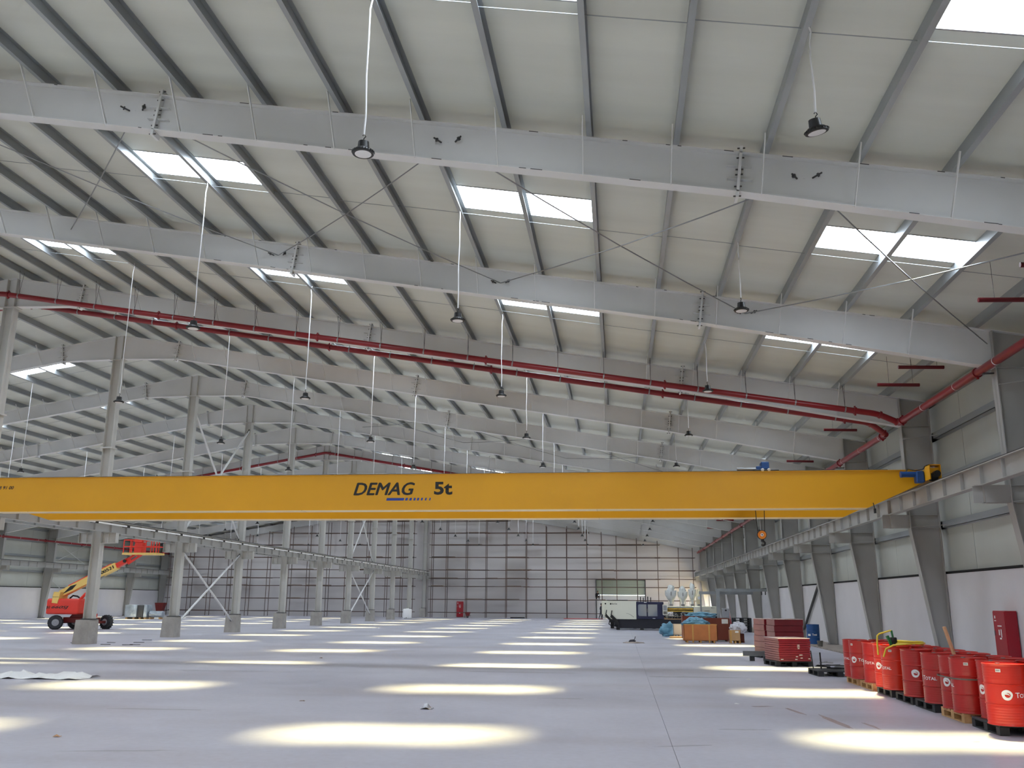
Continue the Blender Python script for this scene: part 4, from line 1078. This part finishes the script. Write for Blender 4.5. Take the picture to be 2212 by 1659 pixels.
def skip(label, x, y, s_):
    K = thing('tipping_skip', label, 'skip', (x, y, 0))
    part('hopper', MB().hexa([(-.35 * s_, -.3, .45 * s_), (.3 * s_, -.3, .45 * s_), (.3 * s_, .3, .45 * s_), (-.35 * s_, .3, .45 * s_)], [(-.55 * s_, -.35, 1.4 * s_), (.55 * s_, -.35, 1.4 * s_), (.55 * s_, .35, 1.4 * s_), (-.55 * s_, .35, 1.4 * s_)]), 'lift_dark_red', K)
    part('frame', MB().bar((-.3 * s_, 0, .5 * s_), (.2 * s_, 0, .05), .05, .05).bar((.3 * s_, 0, .5 * s_), (.0, 0, .05), .05, .05).bar((.2 * s_, 0, .45 * s_), (.8 * s_, 0, .55 * s_), .04, .04), 'black', K)
    part('wheel', MB().cyl((-.1 * s_, -.05, .16 * s_), (-.1 * s_, .05, .16 * s_), .16 * s_, None, 16), 'rubber', K)
skip('dark red tipping skip by the scaffolding near silver bundles', -52.0, 100.0, 1.0); skip('small dark red barrow beside the hose cabinet', -16.95, 102.6, .45)

# silver bundles, white tank
b = thing('wrapped_bundle', 'tall bundle wrapped in silver film on a pallet', 'bundle', (-44.8, 82.0, 0))
part('wrap', MB().bbox(-1.0, .15, -.6, .6, .15, 1.3, .06, 2), 'silver_film', b, smooth=True); part('wrap', MB().bbox(.17, .75, -.5, .6, .15, 1.28, .06, 2), 'steel_dark', b, smooth=True); part('wrap', MB().bbox(.77, 1.1, -.5, .6, .15, 1.3, .06, 2), 'silver_film', b, smooth=True)
for x in (-.8, -.1, .5, 1.0): part('pallet_block', MB().box(x - .1, x + .1, -.55, .55, 0, .15), 'pallet_wood', b)
b = thing('film_roll', 'silver roll lying next to the wrapped bundle', 'roll', (-42.95, 82.0, 0))
part('roll', MB().cyl((-.62, 0, .44), (.65, 0, .44), .3, None, 24), 'silver_film', b, smooth=True); part('cradle', MB().box(-.55, -.4, -.35, .35, 0, .16).box(.4, .55, -.35, .35, 0, .16), 'pallet_wood', b)
b = thing('plastic_tank', 'white rounded plastic tank at the foot of a ridge post', 'tank', (-22.25, 95.6, 0))
part('tank', MB().bbox(-.42, .42, -.4, .4, .0, 1.0, .12, 3), 'white', b, smooth=True); part('lid', MB().cyl((0, 0, 1.0), (0, 0, 1.05), .16, None, 18), 'white', b); part('tap', MB().cyl((0, -.46, .1), (0, -.4, .1), .04, None, 10), 'black', b)

# ------------------------------------------------------------------ boom lift
def boom_lift():
    L0 = (-33.15, 54.0, 0); K = thing('boom_lift', 'red and cream telescopic boom lift raised behind a ridge post', 'boom lift', L0)
    wme = MB().lathe([(.0, -.16), (.22, -.17), (.25, -.18), (.36, -.18), (.415, -.13), (.42, 0), (.415, .13), (.36, .18), (.25, .18), (.22, .17), (0, .16)], 28, (0, 0, 0), 'y').mesh('wheel', 'rubber', 40)
    hub = MB().lathe([(0, -.175), (.08, -.19), (.1, -.175), (.2, -.172), (.22, -.15), (.22, .15), (.2, .172), (0, .175)], 24, (0, 0, 0), 'y').mesh('hub', 'hub_grey', 40)
    lug = MB()
    for k in range(16):
        t = 2 * math.pi * k / 16
        for s_ in (-1, 1):
            tt = t + (s_ > 0) * math.pi / 16; c, n_ = math.cos(tt), math.sin(tt); c2, n2 = math.cos(tt + .16), math.sin(tt + .16)
            lug.bar((c * .42, s_ * .02, n_ * .42), (c2 * .415, s_ * .175, n2 * .415), .05, .04, (c, 0, n_))
    lug = lug.mesh('tread_lug', 'rubber')
    for sx, sy, rz in ((-1, -1, .5), (1, -1, 0), (-1, 1, .5), (1, 1, -.25)):
        o = share('wheel', wme, K, (sx * 1.05, sy * 1.02, .42), (0, 0, rz)); share('hub', hub, o); share('tread_lug', lug, o)
    part('chassis', MB().bbox(-.95, .95, -.5, .5, .42, .72, .04, 1).box(-1.12, -.98, -.85, .85, .36, .5).box(.98, 1.12, -.85, .85, .36, .5).prism([(-.6, .7), (.6, .7), (.42, .9), (-.42, .9)], -.4, .4), 'lift_dark_red', K)
    part('fender_plate', MB().box(1.0, 1.25, -.9, -.4, .75, .95), 'lift_red', K)
    body = part('turntable_body', MB().bbox(-1.8, .35, -1.05, 1.05, .9, 1.84, .12, 3), 'lift_red', K, smooth=True)
    me = text_mesh('model_lettering', '660SJ', .3, 'black', 0, .3, fat=.009); fit(me, 1.12, .21); share('model_lettering', me, body, (-1.42, -1.056, 1.2))
    me = text_mesh('maker_lettering', 'JLG', .2, 'black', 0, .2, fat=.012); fit(me, .26, .2); share('maker_lettering', me, body, (-1.76, -1.056, 1.2))
    up = part('boom_upright', MB().prism([(-1.42, 1.58), (-1.05, 1.54), (-.98, 1.95), (-.92, 2.22), (-1.35, 2.24), (-1.40, 1.95)], -1.09, -.2), 'lift_cream', K)
    part('seam', MB().box(-1.4, -1.0, -1.094, -1.088, 1.93, 1.95), 'black', up)
    # main boom
    a = Vector((-1.15, -.55, 2.12)); b_ = Vector((2.28, -.55, 3.84)); d = (b_ - a).normalized()
    bo = part('main_boom', MB().bar(a, b_, .42, .40), 'lift_cream', K)
    me = text_mesh('fleet_number', '7700521', .3, 'black', 0, fat=.014); fit(me, 1.26, .2)
    ang = math.atan2(d.z, d.x)
    for v in me.vertices:
        x, z = v.co.x, v.co.z; v.co = (x * math.cos(ang) - z * math.sin(ang), v.co.y, x * math.sin(ang) + z * math.cos(ang))
    p = a + d * 2.52; share('fleet_number', me, bo, (p.x - .02, -.765, p.z - .13))
    q = a + d * .25; part('boom_decal', MB().prism([(q.x - .05, q.z - .12), (q.x + .55, q.z + .16), (q.x + .82, q.z + .48), (q.x + .4, q.z + .36)], -.764, -.760), 'black', bo)
    part('boom_top_cover', MB().bar(a + d * .5 + Vector((-.02, .05, .24)), b_ + d * -.4 + Vector((-.02, .05, .24)), .3, .12), 'lift_red', bo)
    c = b_ + d * .72
    fl_ = part('fly_boom', MB().bar(b_ - d * .3, c, .28, .28), 'lift_red', K)
    part('fly_joint', MB().cyl(c + Vector((-.1, -.22, -.04)), c + Vector((-.1, .22, -.04)), .1, None, 14), 'black', fl_)
    e = Vector((3.62, -.55, 4.72))
    jb = part('jib', MB().bar(c + Vector((0, 0, .04)), e, .1, .12).bar(c + Vector((.05, 0, -.2)), e + Vector((.1, 0, -.26)), .1, .12).bar(c + Vector((.0, 0, -.1)), c + Vector((.15, 0, .1)), .12, .3), 'lift_red', K)
    part('rotator', MB().prism([(3.42, 4.5), (3.72, 4.42), (3.88, 4.62), (3.95, 5.25), (3.45, 5.27), (3.4, 5.0)], -.8, -.4), 'lift_red', K)
    ck = part('basket', MB().box(2.7, 4.95, -.9, .1, 4.5, 4.62), 'lift_cream', K)
    for x in (2.76, 3.2, 4.2, 4.55, 4.9):
        for y in (-.88, .08): part('rail_post', MB().box(x - .025, x + .025, y - .025, y + .025, 4.62, 5.4), 'lift_red', ck)
    for z in (5.0, 5.4):
        part('guard_rail', MB().box(2.74, 4.92, -.9, -.86, z - .025, z + .025).box(2.74, 4.92, .06, .1, z - .025, z + .025).box(2.74, 2.78, -.9, .1, z - .025, z + .025).box(4.88, 4.92, -.9, .1, z - .025, z + .025), 'lift_red', ck)
    part('control_box', MB().bbox(3.45, 3.95, -.95, -.7, 5.25, 5.45, .03), 'lift_red', ck)
    part('lift_cylinder', MB().cyl((.1, -.55, 1.8), (1.0, -.55, 2.75), .09, None, 14), 'lift_red', K, smooth=True); part('cylinder_rod', MB().cyl((1.0, -.55, 2.75), (1.5, -.55, 3.25), .05, None, 12), 'steel', K, smooth=True)
    part('hose_bundle', MB().tube([(-.7, -.4, 1.85), (-.5, -.4, 2.02), (-.2, -.4, 1.98), (0, -.4, 1.85)], .05, 8), 'black', K, smooth=True)
boom_lift()

# ------------------------------------------------------------------ two workers
def worker(label, loc, rotz, joints, edges, head, skin_bits, cloth, hat=None):
    P = thing('person', label, 'person', loc, rotz)
    me = bpy.data.meshes.new('body'); me.from_pydata([j[:3] for j in joints], edges, [])
    o = bpy.data.objects.new('body', me); COL.objects.link(o); o.parent = P
    me.materials.append(MATS[cloth])
    m = o.modifiers.new('skin', 'SKIN')
    for k, j in enumerate(joints): me.skin_vertices[0].data[k].radius = (j[3], j[3] * (j[4] if len(j) > 4 else 1))
    me.skin_vertices[0].data[0].use_root = True
    m.use_smooth_shade = True
    s_ = o.modifiers.new('sub', 'SUBSURF'); s_.levels = 1; s_.render_levels = 2
    hx, hy, hz = head
    part('head', MB().blob((hx, hy, hz), (.078, .095, .115), 2, 3, .04, 1.5).cyl((hx, hy + .02, hz - .17), (hx, hy, hz - .06), .05, None, 10).blob((hx, hy - .1, hz - .01), (.016, .022, .03), 5, 1, .0), 'skin', P, smooth=180)
    part('hair', MB().blob((hx, hy + .015, hz + .035), (.085, .098, .095), 6, 3, .05, 2), hat or 'black_matte', P, smooth=180)
    for hxx, hyy, hzz in skin_bits:
        mb = MB().blob((hxx, hyy, hzz), (.04, .025, .05), 3, 2, .05)
        for k in range(4): mb.tube([(hxx - .03 + .02 * k, hyy, hzz - .03), (hxx - .032 + .021 * k, hyy - .012, hzz - .075), (hxx - .032 + .021 * k, hyy - .03, hzz - .1 + .008 * abs(k - 1.5))], .009, 6)
        mb.tube([(hxx - .035, hyy, hzz + .01), (hxx - .06, hyy - .02, hzz - .03), (hxx - .06, hyy - .035, hzz - .055)], .01, 6)
        part('hand', mb, 'skin', P, smooth=60)
J = [(0, 0, .86, .13, .9), (0, -.02, 1.1, .12, .85), (0, -.03, 1.32, .14, .75), (0, -.03, 1.42, .06), (-.19, -.02, 1.34, .06), (-.25, .0, 1.08, .045), (-.24, -.14, .87, .035), (.19, -.02, 1.34, .06), (.25, .02, 1.08, .045), (.22, -.12, .88, .035),
     (-.1, 0, .82, .09), (-.12, -.04, .46, .065), (-.13, .06, .09, .045), (-.13, -.1, .05, .042), (.1, 0, .82, .09), (.13, .06, .46, .065), (.15, .2, .09, .045), (.15, .05, .05, .042)]
ED = [(0, 1), (1, 2), (2, 3), (2, 4), (4, 5), (5, 6), (2, 7), (7, 8), (8, 9), (0, 10), (10, 11), (11, 12), (12, 13), (0, 14), (14, 15), (15, 16), (16, 17)]
worker('person in dark clothes standing beside the moulding machines', (-2.02, 100.0, 0), 2.0, J, ED, (0, -.05, 1.58), ((-.24, -.17, .8), (.22, -.15, .81)), 'cloth_mid', 'cloth_dark')
J2 = [(0, .05, .3, .14, .9), (0, -.02, .5, .13, .85), (0, -.1, .66, .14, .75), (0, -.13, .72, .06), (-.19, -.1, .64, .06), (-.26, -.14, .42, .045), (-.15, -.34, .36, .035), (.19, -.1, .64, .06), (.26, -.14, .42, .045), (.15, -.34, .36, .035),
      (-.1, 0, .28, .09), (-.16, -.34, .36, .068), (-.15, -.2, .08, .045), (-.15, -.34, .045, .042), (.1, 0, .28, .09), (.16, -.34, .34, .068), (.15, -.18, .08, .045), (.15, -.33, .045, .042)]
worker('person in dark clothes crouching on a scaffold board by doorway', (-2.55, 103.85, 2.105), .6, J2, ED, (0, -.2, .84), ((-.14, -.38, .3), (.14, -.38, .3)), 'cloth_dark')
q = part('scaffold_board', MB().box(-3.5, -1.6, 103.45, 104.25, 2.04, 2.1), 'board'); q.parent = bpy.data.objects['scaffolding']; q.matrix_parent_inverse = Matrix.Translation(-q.parent.location); q.name = 'board'

# ------------------------------------------------------------------ rust and tyre smears on the slab
def smear(x, y, lx, ly, ang, m, seed):
    rr = random.Random(seed); n = 14; vs = []
    for k in range(n):
        t = 2 * math.pi * k / n; q = rr.uniform(.55, 1.0); a, b = lx * q * math.cos(t), ly * q * math.sin(t)
        vs.append((x + a * math.cos(ang) - b * math.sin(ang), y + a * math.sin(ang) + b * math.cos(ang), .0012))
    part('floor_smear', MB().add(vs, [tuple(range(n))]), m, fl)
mat('smear_rust', (186, 140, 118), 0.7, noise=(9, 0.12), alpha=0.4)
mat('smear_dust', (160, 152, 148), 0.8, noise=(6, 0.12), alpha=0.18)
for k, (x, y, lx, ly, a, m) in enumerate(((3.5, 16.2, .08, 1.2, .08, 'smear_rust'), (3.1, 17.6, .06, .7, .15, 'smear_rust'), (3.95, 15.8, .05, .5, .1, 'smear_rust'), (2.6, 18.3, .3, .1, .2, 'smear_rust'),
        (1.9, 15.0, .5, .09, .1, 'smear_dust'), (-1.2, 19.0, .6, .12, 0, 'smear_dust'), (-8.0, 15.9, 1.2, .1, .05, 'smear_dust'), (-6.4, 11.6, .9, .07, .2, 'smear_dust'), (.8, 13.2, .5, .06, .3, 'smear_dust'),
        (-10.4, 24.4, 2.2, .35, .02, 'smear_dust'), (2.0, 24.9, 1.6, .3, .05, 'smear_dust'), (-3.0, 25.6, 2.4, .3, 0, 'smear_dust'), (-19.0, 39.3, 2.6, .18, .05, 'smear_dust'))):
    smear(x, y, lx, ly, a, m, 60 + k)

# ------------------------------------------------------------------ small litter
def crumple(nm, label, cat, c, r, m, seed, nx=9, ny=7, amp=1.0):
    rr = random.Random(seed); vs = []; fs = []
    for i in range(nx):
        for j in range(ny):
            e = min(i, nx - 1 - i, j, ny - 1 - j)
            vs.append((c[0] + (i / (nx - 1) - .5) * r[0] * 2 + rr.uniform(-.3, .3) * r[0] / nx, c[1] + (j / (ny - 1) - .5) * r[1] * 2 + rr.uniform(-.3, .3) * r[1] / ny, .004 + (rr.random() ** 2) * r[2] * (1 if e else .35) * amp))
    for i in range(nx - 1):
        for j in range(ny - 1): fs.append((i * ny + j, (i + 1) * ny + j, (i + 1) * ny + j + 1, i * ny + j + 1))
    return tag(part(nm, MB().add(vs, fs), m), label, cat)
crumple('plastic_sheet', 'crumpled white plastic sheet lying on the floor', 'plastic sheet', (-14.1, 21.5), (1.25, .55), .26 and 'white', 11) if False else crumple('plastic_sheet', 'crumpled white plastic sheet lying on the floor', 'plastic sheet', (-14.1, 21.5), (1.25, .5, .16), 'white', 11, 14, 7)
crumple('foil_scrap', 'small crumpled shiny foil scrap between sunlit patches', 'foil', (-3.48, 16.78), (.11, .1, .12), 'foil', 4, 5, 5)
tag(part('sand_heap', MB().blob((.62, 44.6, 0), (.5, .35, .06), 7, 3, .3, 2, 0), 'sand', smooth=180), 'low heap of sand with a rag before the machine', 'sand heap')
tag(part('rag', MB().blob((.55, 44.55, .07), (.16, .12, .08), 12, 3, .4, 2, .02).tube([(.62, 44.55, .06), (.7, 44.5, .3)], .015, 6), 'cloth_mid', smooth=60), 'dark rag and stick on the sand heap', 'rag')
rs = random.Random(9)
for k in range(7):
    x, y = -22.6 + rs.uniform(-1.6, 2.6), 39.4 + rs.uniform(-2.8, 2.0); a = rs.uniform(-.4, .4)
    if abs(x - XR) < .8 and abs(y - YF(3)) < .7: y += 1.6
    tag(part('timber_scrap', MB().bar((x, y, .012), (x + .45 * math.cos(a), y + .45 * math.sin(a), .016), .05, .02), 'black_matte' if k % 2 else 'steel_dark'), 'thin dark scrap strip lying near the boom-lift ridge post', 'scrap', 'scrap strips by the ridge post')
for k, (x, y, m) in enumerate(((-7.9, 12.6, 'plank_wood'), (-6.1, 17.6, 'board'), (2.2, 18.6, 'white'), (5.0, 14.3, 'white'), (-9.9, 30.2, 'board'), (3.2, 24.4, 'paper'))):
    crumple('paper_scrap', 'tiny scrap of litter dropped on the bare concrete floor', 'litter', (x, y), (.05, .04, .03), m, 40 + k, 4, 4)['group'] = 'litter on the floor'
